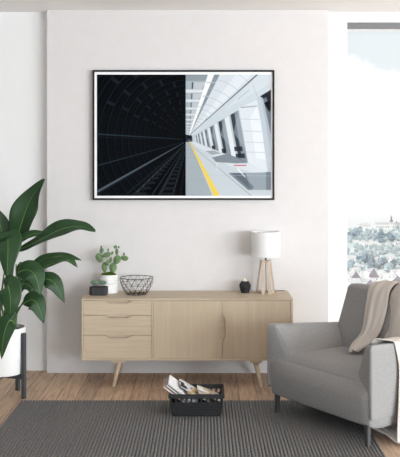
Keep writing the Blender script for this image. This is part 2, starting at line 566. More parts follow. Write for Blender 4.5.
def house(px, d, w, dep, h, roof, label, kind='gable', rot=0.0, dz=0, windows=2, name='house', rm=None, group=None):
    p = P(px, 200, d); r_ = .62 * max(w, dep)
    if group and any((p.x - a) ** 2 + (p.y - b_) ** 2 < (r_ + c_) ** 2 for a, b_, c_ in taken): return
    taken.append((p.x, p.y, r_))
    r = thing(name, label, 'house', (p.x, p.y, GZ + dz), rot, group)
    bm = B(); box(bm, -w / 2, -dep / 2, -6, w / 2, dep / 2, h); obj('wall', bm, M_cwall, r)
    bm = B()
    e = .5
    a = [bm.verts.new(v) for v in ((-w / 2 - e, -dep / 2 - e, h), (w / 2 + e, -dep / 2 - e, h), (w / 2 + e, dep / 2 + e, h), (-w / 2 - e, dep / 2 + e, h))]
    if kind == 'pyramid':
        t_ = bm.verts.new((0, 0, h + roof))
        for i in range(4): bm.faces.new((a[i], a[(i + 1) % 4], t_))
    else:
        t1 = bm.verts.new((-w / 2 + (w * .2 if kind == 'hip' else -e), 0, h + roof)); t2 = bm.verts.new((w / 2 - (w * .2 if kind == 'hip' else -e), 0, h + roof))
        bm.faces.new((a[0], a[1], t2, t1)); bm.faces.new((a[2], a[3], t1, t2)); bm.faces.new((a[1], a[2], t2)); bm.faces.new((a[3], a[0], t1))
    bm.faces.new(a[::-1])
    obj('roof', bm, rm or M_croof, r)
    for i in range(windows):
        x = -w / 2 + w * (i + .5) / windows
        bm = B(); box(bm, x - .55, -dep / 2 - .06, h - 2.6, x + .55, -dep / 2 + .05, h - 1.0)
        obj('window', bm, M_cwin, r)
    return r


house(356.2, 800, 7.0, 7.0, 8.0, 7.2, 'pale house with steep dark pyramid roof nearest the window edge outside', 'pyramid', .1)
house(373.8, 812, 7.6, 7.6, 8.0, 8.6, 'pale house with the tallest dark pyramid roof in the far village', 'pyramid', .05)
house(370.4, 770, 6.0, 6, 6.2, 5, 'small pale house with low dark pyramid roof in front of the tallest one', 'pyramid', .15)
house(361.5, 765, 5, 6, 5.5, 1.5, 'low dark-roofed shed below the two pyramid roofs', 'gable', .1)
house(398, 790, 8.6, 8, 6.5, 6, 'pale house with dark pointed roof behind the armchair throw', 'pyramid', -.1)
for i in range(46):
    px = rt.uniform(344, 425) if i < 34 else rt.uniform(425, 600); d = rt.choice((760, 785, 830, 850, 870, 1000, 1030, 1200, 1215)) + rt.uniform(-8, 8)
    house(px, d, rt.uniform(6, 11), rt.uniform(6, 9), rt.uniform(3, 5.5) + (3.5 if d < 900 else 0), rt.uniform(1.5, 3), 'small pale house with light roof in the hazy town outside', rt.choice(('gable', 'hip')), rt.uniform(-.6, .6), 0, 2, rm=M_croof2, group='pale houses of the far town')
plant_tree(spruce, 372, 930, 1.35, 'dark pointed conifer rising above the trees in the middle of the hazy slope', 'tree', None)
LT = 'pale rounded tree on the hazy wooded slope outside the window'
LD = 'darker blue-grey tree in the dense groves on the hazy slope outside'
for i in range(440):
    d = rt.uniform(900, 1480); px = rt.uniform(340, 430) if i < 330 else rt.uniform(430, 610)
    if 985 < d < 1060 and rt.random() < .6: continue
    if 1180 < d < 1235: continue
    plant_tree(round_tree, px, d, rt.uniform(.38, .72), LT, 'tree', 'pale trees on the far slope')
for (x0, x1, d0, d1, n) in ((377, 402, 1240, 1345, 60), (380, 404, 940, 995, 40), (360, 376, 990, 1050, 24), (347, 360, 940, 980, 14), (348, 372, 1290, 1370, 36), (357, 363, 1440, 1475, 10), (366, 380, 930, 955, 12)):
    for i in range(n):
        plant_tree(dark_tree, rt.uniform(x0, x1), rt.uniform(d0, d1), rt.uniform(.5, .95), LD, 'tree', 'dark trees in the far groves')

# long palace on the ridge with its tower
pp = P(389, 200, 1500)
r = thing('palace', 'long pale palace on the ridge of the hazy hill outside the window', 'building', (pp.x, pp.y, GZ + 3), .02)
bm = B(); box(bm, -26, -6, -8, 60, 6, 7.5); obj('wall', bm, M_cwall, r)
bm = B(); prism(bm, [(-27, 7.5), (61, 7.5), (58, 10.5), (-24, 10.5)], -6.4, 6.4); obj('roof', bm, M_croof2, r)
for i in range(20):
    bm = B(); box(bm, -24 + i * 4.2, -6.1, 1.5, -22.6 + i * 4.2, -5.9, 4.5); obj('window', bm, M_cwin, r)
pp = P(391.3, 200, 1480)
r = thing('church_tower', 'slim church tower with dark onion spire rising above the palace ridge', 'tower', (pp.x, pp.y, GZ + 3), 0)
bm = B(); box(bm, -2.2, -2.2, -6, 2.2, 2.2, 13); obj('shaft', bm, M_cwall, r)
bm = B(); box(bm, -.6, -2.35, 9.5, .6, -2.15, 12); obj('bell_opening', bm, M_cwin, r)
bm = B(); lathe(bm, [(2.6, 13), (3.0, 14.2), (2.6, 15.6), (1.4, 16.6), (1.3, 19), (1.7, 19.8), (1.1, 21), (.4, 22.5), (.15, 27)], n=12, capt=True); obj('spire', bm, M_croof, r, True)
pp = P(396.6, 200, 1490)
r = thing('turret', 'short pointed turret to the right of the church tower on the ridge', 'tower', (pp.x, pp.y, GZ + 3), 0)
bm = B(); box(bm, -1.2, -1.2, -4, 1.2, 1.2, 10); obj('shaft', bm, M_cwall, r)
bm = B(); lathe(bm, [(1.6, 10), (.9, 11.5), (.1, 16)], n=10, capt=True); obj('spire', bm, M_croof, r, True)
house(364.5, 1500, 20, 12, 6, 4, 'broad pale hall with low roof left of the palace on the ridge', 'hip', 0, 3, 5, 'hall', M_croof2)

mh = bpy.data.materials.new('thin_haze'); mh.use_nodes = True
t = mh.node_tree; t.nodes.clear()
o_ = t.nodes.new('ShaderNodeOutputMaterial'); vs_ = t.nodes.new('ShaderNodeVolumeScatter')
vs_.inputs['Color'].default_value = (.97, .985, 1, 1); vs_.inputs['Density'].default_value = .00055; vs_.inputs['Anisotropy'].default_value = .2
t.links.new(vs_.outputs[0], o_.inputs['Volume'])
bm = B(); box(bm, 30, 250, -125, 1050, 1590, -70)
hz = obj('haze', bm, mh); hz['kind'] = 'stuff'; tag(hz, 'thin pale haze over the far town and hill', 'haze')

# ------------------------------------------------------------------ framed photograph on the wall
FX0, FX1, FZ0, FZ1 = -.846, .547, 1.332, 2.327
fr = thing('framed_picture', 'large thin black-framed photograph of a dark tunnel beside a bright station platform', 'picture', ((FX0 + FX1) / 2, 0, FZ0))
cx = (FX0 + FX1) / 2
bm = B()
w, h = FX1 - FX0, FZ1 - FZ0
T = .014
for a in ((-w / 2, 0, -w / 2 + T, h), (w / 2 - T, 0, w / 2, h), (-w / 2 + T, 0, w / 2 - T, T), (-w / 2 + T, h - T, w / 2 - T, h)):
    box(bm, a[0], -.035, a[1], a[2], -.002, a[3], .0015, 1)
obj('frame', bm, M_black, fr)
bm = B(); box(bm, -w / 2 + T, -.022, T, w / 2 - T, -.004, h - T); obj('mount', bm, M_mount, fr)


def paint():
    SS = 3
    X0, X1, Y0, Y1 = 97.0, 271.0, 74.6, 195.8
    nw, nh = 348, 242
    aw, ah = nw * SS, nh * SS
    xs = X0 + (np.arange(aw) + .5) / aw * (X1 - X0)
    ys = Y0 + (np.arange(ah) + .5) / ah * (Y1 - Y0)
    XX, YY = np.meshgrid(xs, ys)
    img = np.zeros((ah, aw, 3))
    vx, vy = 189.0, 139.5

    def put(mask, col, a=1.0):
        m = (mask * a)[..., None]
        img[:] = img * (1 - m) + np.array(col, float) * m

    def poly(pts, col, a=1.0):
        inside = np.zeros(XX.shape, bool)
        n = len(pts)
        for i in range(n):
            xa, ya = pts[i]; xb, yb = pts[(i + 1) % n]
            if ya == yb: continue
            c = ((ya > YY) != (yb > YY)) & (XX < (xb - xa) * (YY - ya) / (yb - ya) + xa)
            inside ^= c
        put(inside.astype(float), col, a)

    def line(p, q, w0, w1, col, a=1.0):
        dx, dy = q[0] - p[0], q[1] - p[1]
        L2 = dx * dx + dy * dy
        t_ = np.clip(((XX - p[0]) * dx + (YY - p[1]) * dy) / L2, 0, 1)
        dd = np.hypot(XX - p[0] - t_ * dx, YY - p[1] - t_ * dy)
        put(np.clip((w0 + (w1 - w0) * t_) / 2 - dd + .25, 0, .5) * 2, col, a)

    # --- dark tunnel
    img[:] = (3, 5, 9)
    rr = np.hypot(XX - vx, (YY - vy) * 1.02)
    an = np.degrees(np.arctan2(vy - YY, vx - XX))     # 0 = left, 90 = up
    Lm = (XX < 185.6)
    wall_m = Lm & (an > -48)
    radii = [5 * 1.105 ** k for k in range(36)]
    for k, R in enumerate(radii):
        wd = max(.35, R * .012)
        g = min(1, .35 + R / 90)
        put((np.abs(rr - R) < wd * .8) * wall_m, (15 * g, 23 * g, 30 * g))
        put((np.abs(rr - R * 1.045) < wd * .6) * wall_m, (9 * g, 14 * g, 19 * g))
        put((np.abs(rr - R * .97) < wd * .5) * wall_m * (an < 18), (10 * g, 16 * g, 21 * g))
    for j, A in enumerate((24, 37, 49, 63, 75, 87)):
        for k, R in enumerate(radii):
            if (k + j) % 2: continue
            put((rr > R) * (rr < R * 1.105) * (np.abs(an - A - (k % 3) * .8) < 1.1) * wall_m, (24, 34, 42), .9)
    for A in range(-44, 18, 5):
        put((np.abs(an - A) < .3) * (rr > 18) * wall_m, (10, 16, 21), .8)
    line((96, 134), (187, 139.5), 1.7, .4, (38, 52, 64))
    line((96, 137), (187, 140), .8, .3, (20, 30, 38))
    line((96, 166), (187, 141), 1.4, .4, (36, 48, 58))
    poly([(96, 196.5), (96, 192), (188, 139.5), (188, 140.2)], (0, 0, 0), .6)
    poly([(96, 197), (97, 198), (188, 140), (150, 160)], (10, 14, 18))
    line((94, 193.5), (187, 141), 2.6, .5, (84, 96, 106))
    line((94, 196.5), (187, 141.2), 1.2, .3, (26, 34, 40))
    for bx, wd, c in ((122, 1.2, (34, 42, 48)), (131, 2.4, (52, 60, 68)), (137, 1.0, (24, 30, 36)), (150, 1.4, (40, 48, 56)), (158, 3.2, (36, 44, 50)), (172, 1.6, (44, 52, 58)), (180, 1.0, (26, 32, 38))):
        line((bx, 198), (188, 141.5), wd, .3, c)
    for k in range(26):
        f = 1.12 ** k
        y = vy + 3.2 * f
        if y > 197: break
        x0 = vx - (y - vy) * 1.02; x1 = vx - (y - vy) * .78
        put((np.abs(YY - y) < .028 * (y - vy)) * (XX > x0) * (XX < x1), (30, 37, 42), .9)
        x0 = vx - (y - vy) * .52; x1 = vx - (y - vy) * .28
        put((np.abs(YY - y - .4) < .03 * (y - vy)) * (XX > x0) * (XX < x1), (28, 35, 40), .9)
    put((rr < 6) * Lm * 1.0, (4, 6, 9))
    # --- bright platform
    Rm = (XX >= 185.6)
    base = np.stack([214 + 16 * np.clip((YY - 90) / 80, 0, 1), 224 + 13 * np.clip((YY - 90) / 80, 0, 1), 232 + 9 * np.clip((YY - 90) / 80, 0, 1)], -1)
    img[:] = np.where(Rm[..., None], base, img)
    # flat ceiling strip with lamp housings
    poly([(185.6, 74), (220, 74), (189, 138), (185.6, 138)], (150, 162, 170))
    for k in range(12):
        f = .80 ** k
        y0 = vy - 58.5 * f; y1 = vy - 50 * f; y2 = vy - 46.8 * f
        xr = vx + 17 * f
        poly([(185.6, y0), (vx + (17.5) * f, y0), (vx + 13 * f, y1), (185.6, y1)], (176, 188, 196))
        poly([(vx + 3.6 * f, y0 + 1.2 * f), (vx + 17 * f, y0 + 1.2 * f), (vx + 12 * f, y1 - .5 * f), (vx + 3.6 * f, y1 - .5 * f)], (198, 207, 213))
        poly([(vx + 3.0 * f, y0 + 1.2 * f), (vx + 4.4 * f, y0 + 1.2 * f), (vx + 4.0 * f, y1 - .5 * f), (vx + 2.6 * f, y1 - .5 * f)], (70, 80, 90))
        poly([(185.6, y1), (vx + 14 * f, y1), (vx + 13 * f, y2), (185.6, y2)], (226, 233, 238))
    poly([(208, 74), (214.5, 74), (189.6, 136), (188.6, 136)], (252, 254, 255))
    poly([(214.5, 74), (220.5, 74), (190, 136), (189.4, 136)], (140, 152, 162))
    for k in range(8):
        f = .76 ** k
        line((vx + 18 * f, vy - 57 * f), (vx + 27 * f, vy - 57 * f), .9 * f + .1, .9 * f + .1, (190, 200, 207))
    # vault
    poly([(220, 74), (259, 74), (190.5, 134.5), (189.8, 135)], (220, 229, 236))
    poly([(236, 74), (252, 74), (190.5, 134.5)], (232, 239, 244))
    for k in range(15):
        f = 1.0 * .84 ** k
        pts = [(vx + (30 + 46 * q - 4 * q * q) * f, vy - (72 - 6 * q - 22 * q * q) * f) for q in (0, .25, .5, .75, 1)]
        for a, b in zip(pts[:-1], pts[1:]):
            line(a, b, .5, .5, (178, 189, 198), .8)
    line((206, 119), (211, 128), 1.2, .8, (120, 132, 142), .8)
    # beam
    poly([(258, 74), (272, 74), (272, 92), (190.5, 138), (190, 134)], (208, 219, 227))
    poly([(258, 74), (272, 74), (272, 82), (225, 110)], (216, 226, 233))
    line((258.5, 73.5), (190, 134.5), 1.2, .4, (72, 84, 94))
    line((253, 85), (257, 96), .5, .5, (180, 190, 198))
    line((238, 99), (249, 90), 1.3, 1.3, (188, 199, 207), .8)
    # wall behind columns
    poly([(272, 91), (272, 172), (190, 140), (190.5, 137)], (196, 206, 214))

    def bx(t_): return (189.5 + 78 * t_, 139.5 + 32.5 * t_)

    def tx(t_, s=.83): return (189.5 + 78 * t_ * s, 139.5 - 78 * t_ * s * .60)
    cols = [(.085, .095), (.115, .13), (.155, .178), (.205, .236), (.275, .318), (.378, .445), (.54, .632)]
    for i, (a, b_) in enumerate(cols):
        nxt = cols[i + 1][0] if i + 1 < len(cols) else .75
        poly([tx(b_), tx(nxt), bx(nxt), bx(b_)], (150, 161, 170) if b_ < .3 else (138, 149, 158))
        poly([tx(b_), tx(b_ + (nxt - b_) * .5), (bx(b_)[0] * .7 + bx(nxt)[0] * .3, bx(b_)[1] - 6 * b_), bx(b_)], (42, 48, 56), .55 if b_ < .4 else .8)
        poly([(tx(b_)[0] * .6 + bx(b_)[0] * .4, tx(b_)[1] * .6 + bx(b_)[1] * .4), tx(nxt), (bx(nxt)[0], bx(nxt)[1] - 14 * nxt)], (168, 180, 190), .55)
        poly([tx(a), tx(b_), bx(b_), bx(a)], (230, 237, 242))
        c_ = a + (b_ - a) * .72
        poly([tx(c_), tx(b_), bx(b_), bx(c_)], (190, 201, 210))
    # large near column
    poly([(238.8, 108), (257, 100), (262, 128), (268, 172), (248, 163)], (226, 234, 240))
    poly([(250, 118), (257, 106), (262, 128), (266, 160), (256, 158)], (240, 246, 250), .8)
    line((241, 107.5), (257, 106), .9, .9, (150, 162, 172))
    for y, xa, xb in ((119, 240.5, 259), (131, 243, 261.5), (142, 245, 263.5), (152, 246.5, 265.5)):
        line((xa, y), (xb, y + .6), .45, .45, (184, 195, 204))
    poly([(257, 96.5), (261.5, 96), (272, 150), (272, 178), (267.5, 172), (262, 130)], (196, 207, 216))
    poly([(260.5, 96), (272, 89), (272, 126), (266, 113)], (36, 42, 50))
    poly([(262, 100), (266, 97), (272, 112), (272, 140), (268, 128)], (112, 124, 134))
    poly([(264, 103), (270, 100), (272, 108), (269, 112)], (20, 24, 30))
    poly([(261, 97), (263, 98), (272, 140), (272, 158)], (178, 190, 200))
    # dark bases in the gaps
    for (x, y, w_) in ((238, 149, 8), (240, 156, 9), (223.5, 151, 4), (213, 148, 3)):
        poly([(x - w_ / 2, y - 2.2), (x + w_ / 2, y - 2.6), (x + w_ / 2 + .8, y + 2), (x - w_ / 2 + .6, y + 2)], (38, 44, 52), .85)
    # floor
    poly([(185.6, 139.5), (190, 139.7), (248, 163), (272, 174), (272, 197), (185.6, 197)], (205, 215, 221))
    poly([(185.6, 141), (189.6, 141), (213, 197), (185.6, 197)], (172, 183, 190))
    poly([(190, 140.5), (248, 163.5), (272, 173), (272, 178), (230, 166), (196, 146)], (224, 231, 236), .8)
    poly([(212, 157.5), (226, 154), (240, 158), (247, 163), (236, 163.4), (216, 162)], (120, 131, 141), .85)
    poly([(205, 151), (214, 150.5), (221, 153.5), (212, 155)], (150, 161, 170), .8)
    poly([(228.5, 173), (246, 173), (254, 190), (248, 190)], (112, 124, 134), .9)
    poly([(246, 173), (272, 172), (272, 190), (250, 190)], (150, 162, 171), .9)
    poly([(266, 172), (272, 172), (272, 190), (266, 190)], (110, 122, 132), .7)
    poly([(232, 173), (240, 173), (254, 187), (251, 190)], (70, 80, 90), .4)
    line((190, 144), (262, 205), .3, .6, (140, 152, 160))
    line((205, 175), (272, 176), .3, .3, (188, 198, 205))
    line((234, 165.5), (246, 165.3), .9, .9, (196, 84, 96))
    line((238, 169), (245, 177), 1.2, .6, (248, 252, 255))
    line((216.5, 163), (218, 170), .6, .4, (240, 246, 250))
    for y in (150, 158, 168, 180):
        line((186, y), (189.5 + (y - 141) * .38, y), .3, .3, (150, 162, 170), .6)
    poly([(189, 141), (189.8, 141), (220.6, 197), (214.2, 197)], (247, 216, 96))
    # train in the distance
    poly([(185.6, 134.5), (192, 135.5), (192.5, 141.5), (185.6, 142)], (38, 46, 56))
    poly([(187, 136), (191, 136.5), (191, 138.2), (187, 138.2)], (16, 20, 26))
    line((188, 140.3), (191.5, 140.3), .5, .5, (150, 160, 168))
    img[:] = np.where((XX < 185.6)[..., None] & (XX > 185.0)[..., None], (2, 3, 5), img)
    im = np.clip(img, 0, 255).reshape(nh, SS, nw, SS, 3).mean((1, 3)) / 255
    im = np.where(im <= .04045, im / 12.92, ((im + .055) / 1.055) ** 2.4)
    return im * .84


im = paint()
nh, nw, _ = im.shape
sx0, sx1 = (97 - VX) * 6.478 / FPX - cx, (271 - VX) * 6.478 / FPX - cx
sz1, sz0 = HC - (74.6 - VY) * 6.478 / FPX - FZ0, HC - (195.8 - VY) * 6.478 / FPX - FZ0
me = bpy.data.meshes.new('print')
xs = np.linspace(sx0, sx1, nw + 1); zs = np.linspace(sz1, sz0, nh + 1)
gx, gz = np.meshgrid(xs, zs)
co = np.stack([gx, np.full_like(gx, -.0235), gz], -1).reshape(-1, 3)
idx = np.arange((nw + 1) * (nh + 1)).reshape(nh + 1, nw + 1)
fc = np.stack([idx[:-1, :-1], idx[1:, :-1], idx[1:, 1:], idx[:-1, 1:]], -1).reshape(-1, 4)
me.vertices.add(len(co)); me.vertices.foreach_set('co', co.ravel())
me.loops.add(fc.size); me.loops.foreach_set('vertex_index', fc.ravel().astype(np.int32))
me.polygons.add(len(fc)); me.polygons.foreach_set('loop_start', np.arange(0, fc.size, 4, dtype=np.int32))
me.update(); me.validate()
ca = me.color_attributes.new('ink', 'FLOAT_COLOR', 'CORNER')
cc = np.ones((len(fc), 4, 4), np.float32); cc[..., :3] = im.reshape(-1, 1, 3)
ca.data.foreach_set('color', cc.ravel())
mp_ = bpy.data.materials.new('printed_photograph'); mp_.use_nodes = True
t = mp_.node_tree; b = t.nodes['Principled BSDF']; b.inputs['Roughness'].default_value = .6; b.inputs['Specular IOR Level'].default_value = .05
at = t.nodes.new('ShaderNodeAttribute'); at.attribute_name = 'ink'
t.links.new(at.outputs['Color'], b.inputs['Base Color'])
link('print', me, mp_, fr)

# ------------------------------------------------------------------ sideboard
SB_Y0, SB_Y1, SZ0, SZ1 = -.40, -.008, .187, .635
SXL, SXR = -.877, .65
sb = thing('sideboard', 'pale oak sideboard with three drawers and two doors on splayed legs', 'sideboard', (-.1135, -.204, 0))
ox, oy = -.1135, -.204


def sub(name, bm, m, parent=sb, smooth=False):
    o = obj(name, bm, m, parent, smooth)
    o.location = (-ox, -oy, 0) if parent is sb else (0, 0, 0)
    return o


bm = B()
th = .0125
box(bm, SXL, SB_Y0, SZ1 - th, SXR, SB_Y1, SZ1, .003)
box(bm, SXL, SB_Y0, SZ0, SXR, SB_Y1, SZ0 + th, .003)
box(bm, SXL, SB_Y0, SZ0 + th - .003, SXL + .014, SB_Y1, SZ1 - th + .003, .002)
box(bm, SXR - .018, SB_Y0, SZ0 + th - .003, SXR, SB_Y1, SZ1 - th + .003, .002)
box(bm, -.3718 + .001, SB_Y0 + .004, SZ0 + th, -.3585, SB_Y1 - .02, SZ1 - th)
sub('carcass', bm, M_oak_h)
bm = B(); box(bm, SXL + .014, SB_Y0 + .0265, SZ0 + th, SXR - .018, SB_Y1 - .01, SZ1 - th); sub('inner_box', bm, M_oak_h)
yf0, yf1 = SB_Y0 + .003, SB_Y0 + .024
for za, zb in ((.5165, .6205), (.372, .5135), (.2015, .369)):
    x0, x1 = -.8615, -.3733
    hx0, hx1 = -.708, -.512
    dz = .019
    poly = [(x0, za), (x1, za), (x1, zb), (hx1, zb), (hx1 - .03, zb - dz), (hx0 + .03, zb - dz), (hx0, zb), (x0, zb)]
    bm = B(); prism(bm, poly, yf0, yf1)
    dr = sub('drawer', bm, M_oak_h)
    bm = B(); prism(bm, [(hx0 + .031, zb - dz), (hx1 - .031, zb - dz), (hx1 - .037, zb - dz - .004), (hx0 + .037, zb - dz - .004)], yf0 - .001, yf0 + .006)
    obj('finger_pull', bm, M_lampwood, dr)
zc0, zc1 = .315, .517
zlo, zhi = .2015, .6205
for s, (x0, x1) in ((-1, (-.357, .139)), (1, (.1415, .6305))):
    xi = x1 if s < 0 else x0
    xo = x0 if s < 0 else x1
    k = -s * -1
    q = xi + (-.022 if s < 0 else .022)
    poly = [(xo, zlo), (xi, zlo), (xi, zc0), (q, zc0 + .03), (q, zc1 - .03), (xi, zc1), (xi, zhi), (xo, zhi)]
    bm = B(); prism(bm, poly, yf0, yf1)
    dr = sub('door', bm, M_oak_v)
    bm = B(); prism(bm, [(xi, zc0 + .002), (q, zc0 + .031), (q, zc0 + .038), (xi, zc0 + .010)], yf0 + .002, yf0 + .014)
    obj('finger_pull', bm, M_lampwood, dr)
for sx in (-1, 1):
    for yy, ty in ((-.355, -.415), (-.075, -.045)):
        xt = -.1135 + sx * .497; xb = -.1135 + sx * .531
        bm = B(); box(bm, xt - .044, yy - .035, .168, xt + .044, yy + .035, .187, .003)
        lg = sub('leg', bm, M_oak_h)
        bm = B(); tube(bm, [(xt, yy, .17), (xb, ty, .0)], [.021, .0105], 16)
        obj('tapered_leg', bm, M_oak_v, lg, True)

TOP = SZ1
# ------------------------------------------------------------------ wire bowl
wb = thing('wire_bowl', 'open black wire bowl of triangles standing on the sideboard', 'bowl', (-.497, -.185, TOP))
R0, R1, HB, NS = .077, .127, .122, 8
lev = [(0, R0), (.33, .103), (.66, .119), (1, R1)]


def wp(l, a):
    z = l * HB
    r = np.interp(l, [q[0] for q in lev], [q[1] for q in lev])
    return Vector((r * math.cos(a), r * math.sin(a), z + .003))


A8 = [2 * math.pi * (i + .5) / NS for i in range(NS)]
for nm, l, rr_ in (('base_ring', 0, .0022), ('rim', 1, .0026)):
    bm = B()
    for i in range(NS): tube(bm, [wp(l, A8[i]), wp(l, A8[(i + 1) % NS])], rr_, 6)
    if l == 0:
        for i in range(4): tube(bm, [wp(0, A8[i]), wp(0, A8[i + 4])], .002, 6)
    obj(nm, bm, M_wire, wb, True)
bm = B()
st = 2 * math.pi / NS
NL = 14
sl = 2 * math.pi / NL
for k, l in enumerate((1 / 3, 2 / 3)):
    for i in range(NL):
        tube(bm, [wp(l, (i + (k + 1) * .5) * sl), wp(l, (i + 1 + (k + 1) * .5) * sl)], .0012, 5)
for i in range(NL):
    for l0 in range(3):
        a = (i + l0 * .5) * sl
        for s_ in (-.5, .5):
            tube(bm, [wp(l0 / 3, a), wp((l0 + 1) / 3, a + s_ * sl)], .0012, 5)
obj('lattice', bm, M_wire, wb, True)

# ------------------------------------------------------------------ cactus in white pot
cp = P(109.1, 290, 6.40)
ct = thing('potted_cactus', 'prickly pear cactus in a ribbed white ceramic pot', 'plant', (cp.x, -.105, TOP))
bm = B()
pr = []
nn = 40
for i in range(nn + 1):
    z = .137 * i / nn
    r = .0665
    for zc in (.066, .092, .117):
        r -= .0035 * math.exp(-((z - zc) / .004) ** 2)
    if z < .005: r -= .004 * (1 - z / .005)
    pr.append((r, z))
pr += [(.060, .137), (.060, .120)]
lathe(bm, pr, 48, capt=True)
obj('pot', bm, M_pot, ct, True)
rm_ = random.Random(5)
bm = B()
for i in range(26):
    a = rm_.uniform(0, 6.28); r = .052 * math.sqrt(rm_.random())
    mtx = Matrix.Translation((r * math.cos(a), r * math.sin(a), .134 + rm_.uniform(0, .010))) @ Matrix.Scale(rm_.uniform(.008, .014), 4)
    bmesh.ops.create_icosphere(bm, subdivisions=2, radius=1, matrix=mtx)
for v in bm.verts: v.co += Vector((noise.noise(v.co * 140), noise.noise(v.co * 140 + Vector((5, 0, 0))), noise.noise(v.co * 140 + Vector((0, 9, 0))))) * .004
obj('moss', bm, M_moss, ct, True)
K = .000994
cpx = 85 + 185 / 7.62
PS = 1.09
pads = [(150, 203, 20, 37, -4, 0), (215, 207, 27, 35, 8, .0), (110, 133, 25, 35, -28, .006), (127, 78, 15, 21, 8, .006), (126, 49, 8, 10, 0, .006),
        (168, 108, 31, 18, -18, -.012), (180, 72, 6, 14, 0, -.012), (210, 94, 9, 13, 30, -.012), (177, 168, 14, 21, -5, -.02), (199, 147, 10, 22, 10, -.02),
        (245, 147, 26, 33, 25, .004), (243, 88, 12, 25, 0, .01), (232, 50, 13, 12, -20, .012), (257, 52, 7, 9, 20, .012), (303, 133, 27, 19, 12, -.004), (299, 102, 8, 10, 0, -.004)]
for (ix, iy, rx, ry, ang, dy) in pads:
    bm = B()
    bmesh.ops.create_uvsphere(bm, u_segments=16, v_segments=12, radius=1)
    R_ = Matrix.Rotation(math.radians(ang), 4, 'Y')
    for v in bm.verts:
        c = v.co
        k = 1 - .18 * (c.z < 0) * -c.z * (1 if ry > rx else 0)
        n_ = 1 + .05 * noise.noise(c * 2 + Vector((ix, iy, 0)))
        p = R_ @ Vector((c.x * rx * K * k * n_ * PS, c.y * min(rx, ry) * K * .42, c.z * ry * K * n_ * PS))
        v.co = p + Vector(((ix - 185) * K, dy, .137 + (262 - iy) * K - .004))
    pd = obj('cactus_pad', bm, M_cactus, ct, True)

# ------------------------------------------------------------------ succulents in dark octagonal trough
sp_ = P(99, 290, 6.30)
sc_ = thing('succulent_planter', 'low dark concrete planter with two small succulents left of the white pot', 'plant', (sp_.x, -.215, TOP))
bm = B()
hw, hd, ch, hh = .067, .042, .02, .060


def octo(s, z): return [Vector((x * s, y * s, z)) for x, y in ((-hw + ch, -hd), (hw - ch, -hd), (hw, -hd + ch), (hw, hd - ch), (hw - ch, hd), (-hw + ch, hd), (-hw, hd - ch), (-hw, -hd + ch))]


rings = [octo(.96, 0), octo(1, .004), octo(1, hh), octo(.9, hh), octo(.88, hh - .012)]
vr = [[bm.verts.new(p) for p in r] for r in rings]
for i in range(len(vr) - 1):
    for j in range(8): bm.faces.new((vr[i][j], vr[i][(j + 1) % 8], vr[i + 1][(j + 1) % 8], vr[i + 1][j]))
bm.faces.new(vr[0][::-1])
obj('trough', bm, M_concrete, sc_)
bm = B(); bm.faces.new([bm.verts.new(p) for p in octo(.885, hh - .010)]); obj('soil', bm, M_soil, sc_)
for (x0, sz, seed) in ((-.031, .037, 1), (.030, .034, 2)):
    bm = B()
    for ring, (n_, r0, tilt, s) in enumerate(((9, .95, 30, 1.0), (8, .72, 52, .95), (6, .45, 68, .85), (4, .2, 82, .7))):
        for i in range(n_):
            a = 2 * math.pi * i / n_ + ring * .4 + seed
            mtx = Matrix.Translation((x0, 0, hh - .006 + .022)) @ Matrix.Rotation(a, 4, 'Z') @ Matrix.Rotation(-math.radians(tilt), 4, 'Y') @ Matrix.Translation((sz * .52 * s, 0, 0)) @ Matrix.Diagonal((sz * .55 * s, sz * .30 * s, sz * .17, 1))
            bmesh.ops.create_uvsphere(bm, u_segments=10, v_segments=8, radius=1, matrix=mtx)
    obj('succulent', bm, M_succ, sc_, True)

# ------------------------------------------------------------------ candle
cd = P(244.9, 290, 6.40)
ch_ = thing('candle_holder', 'faceted dark candle holder left of the table lamp', 'candle holder', (cd.x, -.115, TOP))
bm = B()
NS6 = 6
rs = [(.030, 0), (.047, .040), (.044, .060), (.030, .088)]
vr = []
for i, (r, z) in enumerate(rs):
    vr.append([bm.verts.new((r * math.cos(2 * math.pi * (j + (.5 if i % 2 else 0)) / NS6), r * math.sin(2 * math.pi * (j + (.5 if i % 2 else 0)) / NS6), z)) for j in range(NS6)])
for i in range(3):
    for j in range(NS6):
        a, b_ = vr[i], vr[i + 1]
        if i % 2 == 0:
            bm.faces.new((a[j], a[(j + 1) % NS6], b_[j])); bm.faces.new((a[(j + 1) % NS6], b_[(j + 1) % NS6], b_[j]))
        else:
            bm.faces.new((a[j], b_[(j + 1) % NS6], b_[j])); bm.faces.new((a[j], a[(j + 1) % NS6], b_[(j + 1) % NS6]))
bm.faces.new(vr[0][::-1]); bm.faces.new(vr[-1])
obj('holder', bm, M_candleholder, ch_)
cn = thing('candle', 'small lit candle set in the faceted dark holder', 'candle', (cd.x, -.115, TOP + .0885))
bm = B(); lathe(bm, [(.019, 0), (.019, .004), (.016, .005)], 20, capt=True); obj('wax', bm, M_wax, cn, True)
bm = B(); tube(bm, [(0, 0, .004), (0, 0, .009)], .0008, 6); obj('wick', bm, M_black, cn)
bm = B(); lathe(bm, [(.001, .007), (.003, .009), (.0034, .012), (.002, .016), (.0004, .021)], 12, capt=True); obj('flame', bm, M_flame, cn, True)

